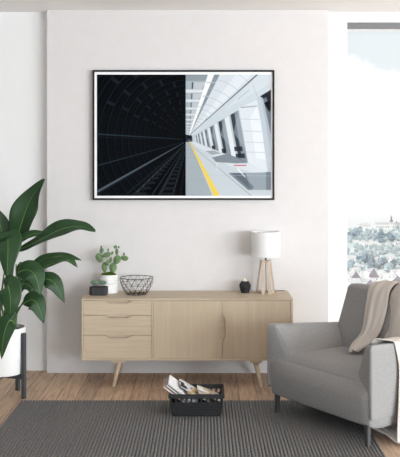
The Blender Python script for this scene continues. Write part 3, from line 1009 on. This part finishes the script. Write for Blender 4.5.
# ------------------------------------------------------------------ table lamp
lp = P(265.6, 290, 6.385)
LX, LY = lp.x, -.125
la = thing('table_lamp', 'table lamp with white drum shade on splayed wooden legs', 'lamp', (LX, LY, TOP))
s = 6.375 / FPX
z_sh0 = HC - (257.3 - VY) * 6.30 / FPX - TOP
z_sh1 = HC - (232.2 - VY) * 6.30 / FPX - TOP - .002
RS = .1085
bm = B(); lathe(bm, [(RS - .003, z_sh0), (RS, z_sh0), (RS, z_sh1), (RS - .003, z_sh1), (RS - .003, z_sh0)], 56, capb=False)
obj('lamp_shade', bm, M_shade, la, True)
zt = HC - (260.2 - VY) * 6.36 / FPX - TOP
bm = B(); tube(bm, [(0, 0, zt - .02), (0, 0, zt + .03)], .007, 14); tube(bm, [(0, 0, zt + .03), (0, 0, zt + .075)], .014, 14)
for i in range(3):
    a = i * 2.094
    tube(bm, [(0, 0, z_sh1 - .02), ((RS - .003) * math.cos(a), (RS - .003) * math.sin(a), z_sh1 - .012)], .0016, 6)
tube(bm, [(0, 0, zt + .075), (0, 0, z_sh1 - .018)], .003, 8)
obj('lamp_socket', bm, M_chrome, la, True)
bm = B(); bmesh.ops.create_uvsphere(bm, u_segments=16, v_segments=12, radius=.026, matrix=Matrix.Translation((0, 0, zt + .095))); obj('bulb', bm, M_pot, la, True)
bm = B(); box(bm, -.030, -.030, zt - .016, .030, .030, zt - .002, .003); obj('leg_block', bm, M_lampwood, la)


def plank(bm, a, b_, wdir, wt, wb_, tdir, tt):
    a, b_, wdir, tdir = Vector(a), Vector(b_), Vector(wdir).normalized(), Vector(tdir).normalized()
    c = []
    for p, w_ in ((b_, wb_), (a, wt)):
        for su, sv in ((-1, -1), (1, -1), (1, 1), (-1, 1)):
            c.append(p + wdir * su * w_ / 2 + tdir * sv * tt / 2)
    hexa(bm, c)


for sx in (-1, 1):
    # each side: a front and a rear leg joined by a foot rail
    bm = B()
    plank(bm, (sx * .022, -.028, zt), (sx * .025, -.062, 0), (1, 0, 0), .024, .022, (0, 1, 0), .016)
    fl = obj('leg', bm, M_lampwood, la)
    bm = B()
    plank(bm, (sx * .034, .020, zt), (sx * .066, .045, 0), (1, 0, 0), .012, .012, (0, 1, 0), .022)
    obj('leg', bm, M_lampwood, la)
    bm = B()
    c = [(sx * .025, -.054, 0), (sx * .039, -.062, 0), (sx * .070, .038, 0), (sx * .056, .046, 0)]
    c = [Vector(q) for q in c]
    hexa(bm, c + [q + Vector((0, 0, .016)) for q in c])
    obj('foot_rail', bm, M_lampwood, la)
bm = B()
crd = catmull([(0, .0, zt - .02), (.004, .01, .06), (.01, .03, .006), (.05, .075, .004), (.10, .082, .004), (.142, .085, .0045), (.150, .1, .004)], 40)
tube(bm, crd, .0024, 6); obj('power_cord', bm, M_cord, la, True)

# ------------------------------------------------------------------ rug
RX0, RX1, RYB, RYF = P(20.5, 402, 5.70).x, P(351.5, 402, 5.70).x, -.80, -2.75
nrib = 112
bm = B()
nx = nrib * 6
ny = 60
prof = []
for i in range(nx + 1):
    f = i / nx * nrib
    prof.append((RX0 + (RX1 - RX0) * i / nx, .006 + .009 * abs(math.sin(math.pi * f)) ** .6, int(f)))
rows = []
for j in range(ny + 1):
    y = RYF + (RYB - RYF) * j / ny
    row = []
    for (x, z, k) in prof:
        row.append(Vector((x, y, z)))
    rows.append(row)
g = grid_mesh(bm, rows)
edge = g[0] + [r[-1] for r in g[1:]] + g[-1][::-1][1:] + [r[0] for r in g[::-1][1:-1]]
low = [bm.verts.new((v.co.x, v.co.y, 0.0005)) for v in edge]
for i in range(len(edge)):
    bm.faces.new((edge[i], low[i], low[(i + 1) % len(edge)], edge[(i + 1) % len(edge)]))
rg = obj('rug', bm, M_rug, None, True)
# woven rope relief
t = M_rug.node_tree; b = t.nodes['Principled BSDF']
tcn = [n for n in t.nodes if n.type == 'TEX_COORD'][0]
mp = t.nodes.new('ShaderNodeMapping'); mp.inputs['Scale'].default_value = (nrib / (RX1 - RX0), 45, 1)
t.links.new(tcn.outputs['Object'], mp.inputs[0])
wv = t.nodes.new('ShaderNodeTexWave'); wv.bands_direction = 'DIAGONAL'; wv.inputs['Scale'].default_value = .32; wv.inputs['Distortion'].default_value = 1.2; wv.inputs['Detail'].default_value = 1
t.links.new(mp.outputs[0], wv.inputs['Vector'])
bp = t.nodes.new('ShaderNodeBump'); bp.inputs['Strength'].default_value = .25; bp.inputs['Distance'].default_value = .005
t.links.new(wv.outputs[0], bp.inputs['Height']); t.links.new(bp.outputs[0], b.inputs['Normal'])
tag(rg, 'large charcoal ribbed rope-weave rug on the wooden floor', 'rug')
RZ = .015

# ------------------------------------------------------------------ basket
bk = thing('storage_basket', 'black plastic basket with a row of slots standing on the rug', 'basket', (-.0415, -1.06, RZ))
BW0, BW1, BD0, BD1, BH = .150, .172, .112, .127, .137


def bpt(side, s, z):
    """point on wall: side 0 front 1 right 2 back 3 left, s in -1..1, z 0..1"""
    wx = BW0 + (BW1 - BW0) * z; wy = BD0 + (BD1 - BD0) * z
    if side == 0: return Vector((s * wx, -wy, z * BH))
    if side == 2: return Vector((-s * wx, wy, z * BH))
    if side == 1: return Vector((wx, s * wy, z * BH))
    return Vector((-wx, -s * wy, z * BH))


def bpanel(bm, side, s0, s1, z0, z1, out=0.0, t_=.005):
    nrm = (Vector((0, -1, 0)), Vector((1, 0, 0)), Vector((0, 1, 0)), Vector((-1, 0, 0)))[side]
    q = [bpt(side, s0, z0), bpt(side, s1, z0), bpt(side, s1, z1), bpt(side, s0, z1)]
    hexa(bm, [p - nrm * t_ for p in q] + [p + nrm * out for p in q])


slots = {0: [(-.92, -.80), (-.73, -.61), (-.54, -.42), (-.35, -.23), (-.15, .15), (.23, .35), (.42, .54), (.61, .73), (.80, .92)]}
slots[2] = slots[0]
slots[1] = [(-.86, -.70), (-.6, -.44), (-.34, -.18), (-.08, .08), (.18, .34), (.44, .6), (.70, .86)]
slots[3] = slots[1]
bm = B()
box(bm, -BW0, -BD0, 0, BW0, BD0, .005)
for sd in range(4):
    bpanel(bm, sd, -1, 1, 0, .66)
    e = [-1] + [x for sl in slots[sd] for x in sl] + [1]
    for i in range(0, len(e), 2):
        bpanel(bm, sd, e[i], e[i + 1], .66, .83)
    bpanel(bm, sd, -1, 1, .83, .93)
    # woven relief tiles
    nt_ = 11 if sd % 2 == 0 else 8
    for rr_ in range(5):
        for i in range(nt_):
            s0 = -1 + 2 * (i + (.0 if rr_ % 2 else .5)) / nt_
            s1 = s0 + 2 / nt_ * .82
            if s1 > 1: continue
            bpanel(bm, sd, s0 + .01, s1, .03 + rr_ * .125, .03 + rr_ * .125 + .095, .0040, .001)
obj('basket_body', bm, M_basket, bk)
bm = B()
zr0, zr1 = BH * .86, BH + .006
for sd in range(4):
    o_x, o_y = BW1 + .005, BD1 + .005
    i_x, i_y = BW1 - .006, BD1 - .006
for a in ((-o_x, -o_y, o_x, -i_y), (-o_x, i_y, o_x, o_y), (-o_x, -i_y, -i_x, i_y), (i_x, -i_y, o_x, i_y)):
    box(bm, a[0], a[1], zr0, a[2], a[3], zr1, .002, 1)
obj('rim', bm, M_basket, bk)

# magazines in the basket
M_page = mat('magazine_pages', (226, 222, 214), .8, .1, var=.06, vscale=300, stretch=(1, 1, 8))


def blockmat(name, cols, scale, seed):
    m = bpy.data.materials.new(name); m.use_nodes = True
    t = m.node_tree; b = t.nodes['Principled BSDF']; b.inputs['Roughness'].default_value = .4; b.inputs['Specular IOR Level'].default_value = .2
    tcn = t.nodes.new('ShaderNodeTexCoord'); mp = t.nodes.new('ShaderNodeMapping'); mp.inputs['Location'].default_value = (seed, seed * .7, 0)
    vo = t.nodes.new('ShaderNodeTexVoronoi'); vo.inputs['Scale'].default_value = scale; vo.distance = 'CHEBYCHEV'
    t.links.new(tcn.outputs['Object'], mp.inputs[0]); t.links.new(mp.outputs[0], vo.inputs['Vector'])
    sx = t.nodes.new('ShaderNodeSeparateColor'); t.links.new(vo.outputs['Color'], sx.inputs[0])
    r = t.nodes.new('ShaderNodeValToRGB'); r.color_ramp.interpolation = 'CONSTANT'
    for i, c in enumerate(cols):
        e = r.color_ramp.elements[i] if i < 2 else r.color_ramp.elements.new(i / len(cols))
        e.position = i / len(cols); e.color = lin(c)
    t.links.new(sx.outputs[0], r.inputs[0]); t.links.new(r.outputs[0], b.inputs['Base Color'])
    return m


MC = [mat('white_cover', (238, 238, 238), .4, .2),
      mat('rose_cover', (206, 176, 170), .4, .2),
      blockmat('black_white_cover', [(24, 24, 28), (232, 232, 232), (46, 46, 52), (200, 200, 204)], 24, 1),
      blockmat('ochre_cover', [(190, 158, 104), (226, 214, 190), (120, 96, 70), (205, 180, 130)], 26, 2),
      blockmat('pale_print_cover', [(226, 224, 220), (150, 152, 156), (198, 176, 140), (238, 238, 236)], 24, 3),
      mat('grey_cover', (176, 170, 170), .4, .2)]


def magazine(loc, rot, w_, h_, th_, m, label, curl=0.0):
    r = thing('magazine', label, 'magazine', loc, 0, 'magazines in the black basket')
    r.rotation_euler = rot
    def sheet(bm, x0, x1, y0, y1, z0, z1):
        n_ = 8
        vs = []
        for i in range(n_ + 1):
            x = x0 + (x1 - x0) * i / n_
            c_ = curl * ((x / w_) ** 2)
            vs.append([bm.verts.new((x, y, z + c_)) for (y, z) in ((y0, z0), (y1, z0), (y1, z1), (y0, z1))])
        for i in range(n_):
            for j in range(4):
                bm.faces.new((vs[i][j], vs[i][(j + 1) % 4], vs[i + 1][(j + 1) % 4], vs[i + 1][j]))
        bm.faces.new(vs[0]); bm.faces.new(vs[-1][::-1])
    bm = B(); sheet(bm, 0, w_, 0, h_, -th_, -th_ + .0012); sheet(bm, 0, w_, 0, h_, 0, .0012); sheet(bm, -.001, .0015, 0, h_, -th_, .0012)
    obj('cover', bm, m, r)
    bm = B(); sheet(bm, .001, w_ - .002, .002, h_ - .002, -th_ + .0012, 0)
    obj('pages', bm, M_page, r)
    return r


bx0, by0 = -.0415, -1.06


def axes(loc, ax, ay):
    """rotation from local x dir and y dir"""
    x = Vector(ax).normalized(); y = Vector(ay); y = (y - x * y.dot(x)).normalized(); z = x.cross(y)
    return Matrix((x, y, z)).transposed().to_euler()


def mag(loc, ax, ay, *a, **k):
    return magazine(loc, axes(loc, ax, ay), *a, **k)


# local x runs down the slope to the right, local y from front to back
SL = Vector((.79, .05, -.61))
mag((-.2470, -1.148, .197), SL, (.06, 1, 0), .255, .165, .008, MC[1], 'magazine with dusty rose cover at the bottom of the slanted pile in the basket')
mag((-.2300, -1.152, .206), SL, (.10, 1, 0), .245, .160, .007, MC[5], 'plain grey magazine between the rose and the white magazine in the basket')
mag((-.2180, -1.150, .217), SL, (.14, 1, 0), .235, .160, .007, MC[0], 'magazine with plain white cover on top of the slanted pile in the basket')
mag((-.1420, -1.110, .190), (.82, .12, -.50), (.10, 1, .0), .200, .130, .007, MC[2], 'magazine with black and white cover right of the white one in the basket')
mag((-.0960, -1.140, .157), (.90, .05, -.34), (.08, 1, 0), .200, .150, .007, MC[3], 'magazine with ochre patterned cover in the middle of the basket', curl=-.01)
mag((-.0300, -1.145, .160), (.95, .05, -.30), (.05, 1, 0), .150, .150, .007, MC[4], 'pale printed magazine lying rightmost and lowest in the basket', curl=-.012)

# ------------------------------------------------------------------ armchair (local u along the front, v backwards)
CO = Vector((.4116, -1.0383, 0)); E1 = Vector((.578, -.816, 0)).normalized(); EB = Vector((.816, .578, 0)).normalized()
ac = thing('armchair', 'grey upholstered armchair on dark metal legs standing at the edge of the rug', 'armchair', (0, 0, 0))
ac.matrix_world = Matrix(((E1.x, EB.x, 0, CO.x), (E1.y, EB.y, 0, CO.y), (0, 0, 1, 0), (0, 0, 0, 1)))
WC = .907


def cor(f0l, f0r, b0l, b0r, f1l, f1r, b1l, b1r):
    return [[[f0l, f1l], [b0l, b1l]], [[f0r, f1r], [b0r, b1r]]]


bm = B()
pillow(bm, cor((.012, .02, .108), (WC - .005, .015, .104), (.02, .76, .108), (WC - .02, .76, .104), (.0, -.008, .390), (WC, -.008, .390), (.0, .74, .385), (WC, .74, .385)), (.05, (.30, .1), (.22, .80)), 14, (.008, .03, .022))
obj('seat', bm, M_chair, ac, True, angle=80)
for sd in (0, 1):
    def U(p):
        return (p[0] if sd == 0 else WC - p[0], p[1], p[2])
    L_ = [(-.004, -.002, .16), (.205, .085, .30), (.0, .74, .16), (.245, .70, .33), (-.004, -.002, .590), (.062, .020, .582), (.0, .70, .515), (.10, .64, .51)]
    if sd == 1: L_[6] = (.0, .70, .555); L_[7] = (.10, .64, .55)
    if sd == 0: L_[4] = (.004, .0, .578); L_[5] = (.062, .022, .572)
    L_ = [U(p) for p in L_]
    if sd == 0: c = cor(*L_)
    else: c = cor(L_[1], L_[0], L_[3], L_[2], L_[5], L_[4], L_[7], L_[6])
    bm = B(); pillow(bm, c, ((.16, .40) if sd == 0 else (.40, .16), .06, (.05, .16)), 12, (.010, .010, .0))
    ar = obj('armrest', bm, M_chair, ac, True, angle=80)
    bm = B()
    T_ = pillow.tri
    so_, si_ = (-.955, .884) if sd == 0 else (.955, -.884)
    tube(bm, [T_((so_, -.983, -.86 + 1.72 * q / 24)) for q in range(25)], .0024, 6)
    tube(bm, [T_((si_, -.983, -.5 + 1.36 * q / 20)) for q in range(21)], .0020, 6)
    obj('seam', bm, M_seam, ar, True)
bm = B()
pillow(bm, cor((.05, .48, .30), (WC - .05, .48, .30), (.03, .76, .2), (WC - .03, .76, .2), (.085, .640, .795), (WC - .085, .640, .795), (.085, .775, .785), (WC - .085, .775, .785)), (.08, .45, .12), 14, (.012, .025, .01))
obj('backrest', bm, M_chair, ac, True, angle=80)
for (u, v) in ((.078, .02), (WC - .03, .01), (.07, .68), (WC - .07, .68)):
    bm = B()
    zf = .0 if not (v < .1 and u < .5) else RZ
    if v < .1: zf = RZ
    if v > .5: zf = 0
    hexa(bm, [Vector((u + a * .011, v + b_ * .011, zf)) for a, b_ in ((-1, -1), (1, -1), (1, 1), (-1, 1))] + [Vector((u + (-.018 if u < .4 else -.022) + a * .016, v + (.022 if v < .1 else -.02) + b_ * .016, .16)) for a, b_ in ((-1, -1), (1, -1), (1, 1), (-1, 1))], .002, 1)
    obj('leg', bm, M_leg, ac)

# ------------------------------------------------------------------ throw
tw = thing('throw_blanket', 'beige linen throw draped over the backrest and right arm of the armchair', 'blanket', (0, 0, 0))
tw.matrix_world = ac.matrix_world.copy()


def drape(curves, nu, nv, amp=.006, seed=0, freq=26):
    """curves: list of polylines (flow direction), interpolated across"""
    C_ = [catmull(c, nu) for c in curves]
    rows = []
    for i in range(nu + 1):
        rows.append(catmull([c[i] for c in C_], nv))
    bm = B()
    vs = grid_mesh(bm, rows)
    bm.normal_update()
    offs = {}
    for i in range(nu + 1):
        for j in range(nv + 1):
            w_ = j / nv * (len(curves))
            o = amp * math.sin(j / nv * freq + 2.2 * noise.noise((i / nu * 2.5, j / nv * 3, seed))) * (.4 + .6 * i / nu) + amp * 1.1 * noise.noise((i / nu * 6, j / nv * 5, seed + 3))
            offs[vs[i][j]] = vs[i][j].normal * o
    for v, o in offs.items(): v.co += o
    return bm


def cloth(name, bm, m, parent, th_=.007):
    o = obj(name, bm, m, parent, True, angle=None)
    md = o.modifiers.new('thickness', 'SOLIDIFY'); md.thickness = th_; md.offset = 0
    sm = o.modifiers.new('smooth', 'SUBSURF'); sm.levels = 1; sm.render_levels = 1
    return o


# left fold running down the backrest to the seat
A_l = [(.30, .82, .55), (.295, .80, .76), (.295, .70, .825), (.30, .625, .79), (.325, .575, .70), (.345, .515, .54), (.335, .44, .455), (.425, .315, .425)]
A_m = [(.40, .83, .55), (.40, .81, .77), (.40, .70, .842), (.405, .605, .80), (.415, .555, .70), (.425, .49, .55), (.405, .43, .48), (.440, .335, .440)]
A_r = [(.50, .82, .55), (.50, .80, .77), (.50, .70, .840), (.495, .615, .795), (.505, .575, .68), (.505, .525, .56), (.485, .46, .485), (.456, .355, .428)]
bm = drape([A_l, A_m, A_r], 36, 18, .0065, 1, 13)
cl = cloth('back_fold', bm, M_throw, tw)
# second fold over the right half of the back, running onto the arm
B_l = [(.47, .84, .5), (.47, .82, .77), (.48, .72, .835), (.49, .625, .785), (.50, .585, .66), (.53, .53, .52), (.56, .45, .44)]
B_m = [(.60, .85, .5), (.60, .83, .78), (.60, .73, .862), (.60, .615, .815), (.62, .56, .68), (.66, .49, .56), (.70, .40, .47)]
B_m2 = [(.74, .85, .5), (.74, .83, .78), (.74, .73, .850), (.74, .615, .805), (.75, .56, .69), (.77, .48, .60), (.79, .40, .54)]
B_r = [(.88, .85, .5), (.88, .83, .76), (.87, .74, .80), (.86, .64, .77), (.86, .59, .70), (.86, .52, .62), (.85, .43, .592)]
bm = drape([B_l, B_m, B_m2, B_r], 34, 26, .008, 4, 18)
cloth('back_fold', bm, M_throw, tw)
# over the arm, hanging outside to the floor
prof_f = [(.775, .13, .50), (.80, .115, .560), (.835, .10, .598), (.875, .155, .598), (.905, .185, .590), (.921, .19, .555), (.930, .205, .45), (.938, .195, .30), (.950, .175, .15), (.958, .165, .025)]
prof_m = [(.765, .30, .49), (.795, .30, .550), (.83, .30, .585), (.875, .32, .588), (.908, .33, .580), (.927, .33, .54), (.948, .34, .44), (.967, .33, .30), (.980, .32, .15), (.990, .32, .02)]
prof_b = [(.765, .52, .49), (.795, .50, .550), (.83, .48, .580), (.875, .48, .584), (.908, .48, .576), (.925, .48, .54), (.940, .50, .44), (.952, .50, .30), (.963, .50, .15), (.97, .50, .02)]
prof_e = [(.765, .62, .52), (.795, .62, .56), (.83, .62, .580), (.875, .62, .582), (.908, .62, .572), (.928, .62, .54), (.953, .63, .44), (.97, .64, .30), (.985, .64, .15), (.995, .65, .02)]
bm = drape([prof_f, prof_m, prof_b, prof_e], 40, 34, .006, 7, 22)
cloth('arm_fold', bm, M_throw, tw)
# pleated end of the throw under the chair, brighter light put into its colour
bm = B()
rows = []
for i in range(49):
    f = i / 48
    row = []
    for j in range(17):
        g_ = j / 16
        u = .965 - .30 * g_ + .010 * math.sin(f * 40)
        v = .15 + .45 * f - .10 * (1 - g_) * (f - .3) + .06 * g_
        z = .010 + .016 * (1 + math.sin(f * 62 + 2.5 * noise.noise((f * 4, g_ * 2, 1)))) * (.5 + .7 * g_) + .012 * noise.noise((f * 9, g_ * 4, 2))
        z += .030 * g_
        row.append(Vector((u, v, max(.006, z))))
    rows.append(row)
grid_mesh(bm, rows)
te = cloth('trailing_end', bm, M_throw2, tw, .004)
te['label'] = 'pleated end of the throw lying on the floor, brighter light put into its colour'

# ------------------------------------------------------------------ plant stand and plant
PC = Vector((-1.377, -.65, 0))
p1 = Vector((-1.226, -.713, 0))
v1 = p1 - PC
ps = thing('plant_stand', 'dark four-legged plant stand holding the large white pot', 'plant stand', PC)
ANG = math.atan2(v1.y, v1.x)
for k in range(4):
    a = ANG + k * math.pi / 2
    bm = B()
    box(bm, .150, -.015, 0, .174, .015, .448, .002, 1, Matrix.Rotation(a, 4, 'Z'))
    obj('leg', bm, M_stand, ps)
bm = B()
for k in range(2):
    a = ANG + k * math.pi / 2
    box(bm, -.152, -.012, .132 + .0 * k, .152, .012, .160, 0, 1, Matrix.Rotation(a, 4, 'Z'))
obj('cross_bar', bm, M_stand, ps)

pl = thing('potted_plant', 'tall broad-leaved green plant in a white pot at the left', 'plant', (PC.x, PC.y, .1605))
bm = B()
lathe(bm, [(.118, 0), (.132, .004), (.140, .02), (.147, .32), (.139, .32), (.137, .29)], 56)
obj('pot', bm, M_pot, pl, True)
bm = B(); lathe(bm, [(.1385, .293), (.09, .300), (.03, .303)], 32, capb=False, capt=True); obj('soil', bm, M_soil, pl, True)
PO = Vector((PC.x, PC.y, .1605))


def make_leaf(pts, width, up, fold=.25, wave=.06, peak=.42, seed=0, flip=1, basew=.12):
    """pts: world midrib; up: leaf face normal hint; returns leaf object"""
    N, M_ = 28, 12
    mid = catmull([Vector(p) - PO for p in pts], N)
    up = Vector(up).normalized()
    bm = B()
    uvl = bm.loops.layers.uv.new('leaf')
    rows = []
    for i in range(N + 1):
        t_ = i / N
        tan = (mid[min(N, i + 1)] - mid[max(0, i - 1)]).normalized()
        side = tan.cross(up)
        if side.length < 1e-4: side = tan.orthogonal()
        side.normalize()
        nrm = side.cross(tan).normalized()
        # outline: quick rise, pointed tip
        if t_ < peak: w_ = math.sin(math.pi / 2 * (t_ / peak)) ** .75
        else: w_ = math.cos(math.pi / 2 * ((t_ - peak) / (1 - peak))) ** .85
        w_ = max(w_, .03) * width / 2
        row = []
        for j in range(M_ + 1):
            s_ = j / M_ * 2 - 1
            lift = fold * abs(s_) ** 1.3 * w_ + wave * width * abs(s_) ** 2 * math.sin(t_ * 13 + (2 if s_ > 0 else 0) + seed)
            row.append(mid[i] + side * s_ * w_ * (1 - .08 * fold) + nrm * lift)
        rows.append(row)
    vs = [[bm.verts.new(p) for p in r] for r in rows]
    for i in range(N):
        for j in range(M_):
            f = bm.faces.new((vs[i][j], vs[i][j + 1], vs[i + 1][j + 1], vs[i + 1][j]))
            for lp_, (a, b_) in zip(f.loops, ((i, j), (i, j + 1), (i + 1, j + 1), (i + 1, j))):
                s_ = abs(b_ / M_ * 2 - 1)
                lp_[uvl].uv = (a / N * 1.6 - .35 * s_, s_)
    o = obj('leaf', bm, M_leaf, pl, True, angle=None)
    md = o.modifiers.new('thickness', 'SOLIDIFY'); md.thickness = .0012; md.offset = 0
    bm = B()
    tube(bm, [p for p in mid[1:-1]], [.0028 * (1 - i / N) + .0008 for i in range(1, N)], 6)
    obj('midrib', bm, M_rib, o, True)
    return o


def stalk(a, b_, bend=(0, 0, 0), r=.0055):
    a, b_ = Vector(a) - PO, Vector(b_) - PO
    m_ = (a + b_) / 2 + Vector(bend)
    bm = B(); q = catmull([a, m_, b_], 14)
    tube(bm, q, [r * (1.25 - .5 * i / 14) for i in range(15)], 7)
    obj('stem', bm, M_stem, pl, True)


def L(px_pts, width, up, **k):
    """leaf given by (pixel x, pixel y, distance) along its midrib, plus its stalk from the soil"""
    pts = [P(*q) for q in px_pts]
    make_leaf(pts, width, up, **k)
    rs_ = random.Random(int(px_pts[0][0] * 31 + px_pts[0][1]))
    base = PC + Vector((rs_.uniform(-.07, .07), rs_.uniform(-.05, .05), .455))
    stalk(base, pts[0], (rs_.uniform(-.015, .015), 0, .02))


D0 = 5.85
# upright big leaf
L([(16, 246, 5.90), (21, 225, 5.92), (30, 201, 5.93), (44.5, 179, 5.90)], .205, (-.35, -1, .15), fold=.22, wave=.075, peak=.42, seed=1)
# long arching leaf to the right
L([(17, 251, 5.85), (38, 241, 5.80), (62, 229, 5.76), (80, 226.5, 5.74), (95.5, 231, 5.74)], .145, (-.15, -.65, .75), fold=.2, wave=.07, peak=.45, seed=2)
# two slim leaves below it
L([(24, 273, 5.80), (40, 262, 5.78), (60, 256, 5.77), (81.5, 260, 5.76)], .085, (.0, -.55, .8), fold=.3, wave=.06, peak=.4, seed=3)
L([(26, 276, 5.72), (42, 268, 5.70), (60, 261, 5.69), (70, 261, 5.69), (78, 267.5, 5.69)], .075, (.05, -.5, .8), fold=.35, wave=.06, peak=.45, seed=4)
# drooping leaves, lower right
L([(17, 273, 5.66), (26, 270, 5.63), (35, 275, 5.60), (40.5, 295, 5.60)], .165, (.15, -1, .55), fold=-.12, wave=.03, peak=.45, seed=5)
L([(38, 282, 5.80), (47, 279, 5.79), (56, 285, 5.78), (64.5, 303, 5.78)], .125, (.25, -1, .55), fold=-.12, wave=.03, peak=.42, seed=6)
L([(23, 304, 5.70), (31, 300, 5.67), (38, 305, 5.65), (43.5, 323, 5.65)], .140, (.2, -1, .5), fold=-.12, wave=.03, peak=.42, seed=7)
# left ones, facing the camera
L([(5, 288, 5.62), (8, 286, 5.58), (10.5, 300, 5.56), (9.5, 318, 5.57)], .165, (-.05, -1, .35), fold=-.1, wave=.03, peak=.4, seed=8)
L([(14, 322, 5.66), (9, 321, 5.62), (4, 335, 5.60), (1.5, 359, 5.61)], .125, (-.15, -1, .35), fold=-.1, wave=.03, peak=.4, seed=9)
L([(10, 252, 5.74), (8, 238, 5.70), (8, 248, 5.64), (7, 279, 5.63)], .185, (-.05, -1, .3), fold=-.12, wave=.03, peak=.5, seed=10)
L([(6, 262, 5.95), (3, 240, 5.98), (-1, 222, 6.0), (-9, 204, 6.0)], .150, (.3, -1, .1), fold=.2, wave=.04, peak=.45, seed=11)
L([(12, 245, 5.86), (24, 238, 5.84), (34, 234, 5.83), (48, 232, 5.82)], .075, (-.1, -.7, .7), fold=.25, wave=.05, peak=.4, seed=12)
L([(16, 290, 5.9), (24, 284, 5.92), (30, 286, 5.93), (34, 297, 5.94)], .09, (.1, -1, .5), fold=-.1, wave=.03, peak=.45, seed=13)
L([(20, 262, 5.95), (22, 268, 5.97), (24, 278, 5.98), (22, 292, 5.98)], .10, (.2, -1, .3), fold=.1, wave=.03, peak=.45, seed=19)
# outside the frame on the left
L([(-8, 262, 5.80), (-22, 236, 5.78), (-38, 222, 5.76), (-56, 222, 5.76)], .16, (.2, -.8, .6), fold=.2, wave=.06, peak=.45, seed=14)
L([(-10, 285, 5.75), (-22, 272, 5.72), (-34, 280, 5.70), (-42, 304, 5.70)], .15, (-.2, -1, .5), fold=-.1, wave=.03, peak=.45, seed=15)
L([(-6, 255, 5.98), (-14, 225, 6.02), (-20, 200, 6.02), (-32, 182, 6.0)], .16, (.3, -1, .1), fold=.2, wave=.05, peak=.45, seed=16)
L([(-4, 305, 5.70), (-14, 300, 5.66), (-22, 310, 5.64), (-26, 330, 5.64)], .13, (-.2, -1, .4), fold=-.1, wave=.03, peak=.45, seed=17)
for i in range(5):
    rs_ = random.Random(100 + i)
    stalk(PC + Vector((rs_.uniform(-.06, .08), rs_.uniform(-.06, .04), .455)), P(rs_.uniform(0, 22), rs_.uniform(258, 285), 5.85 + rs_.uniform(-.08, .08)), (rs_.uniform(-.01, .01), 0, 0), .006)
bpy.context.view_layer.update()
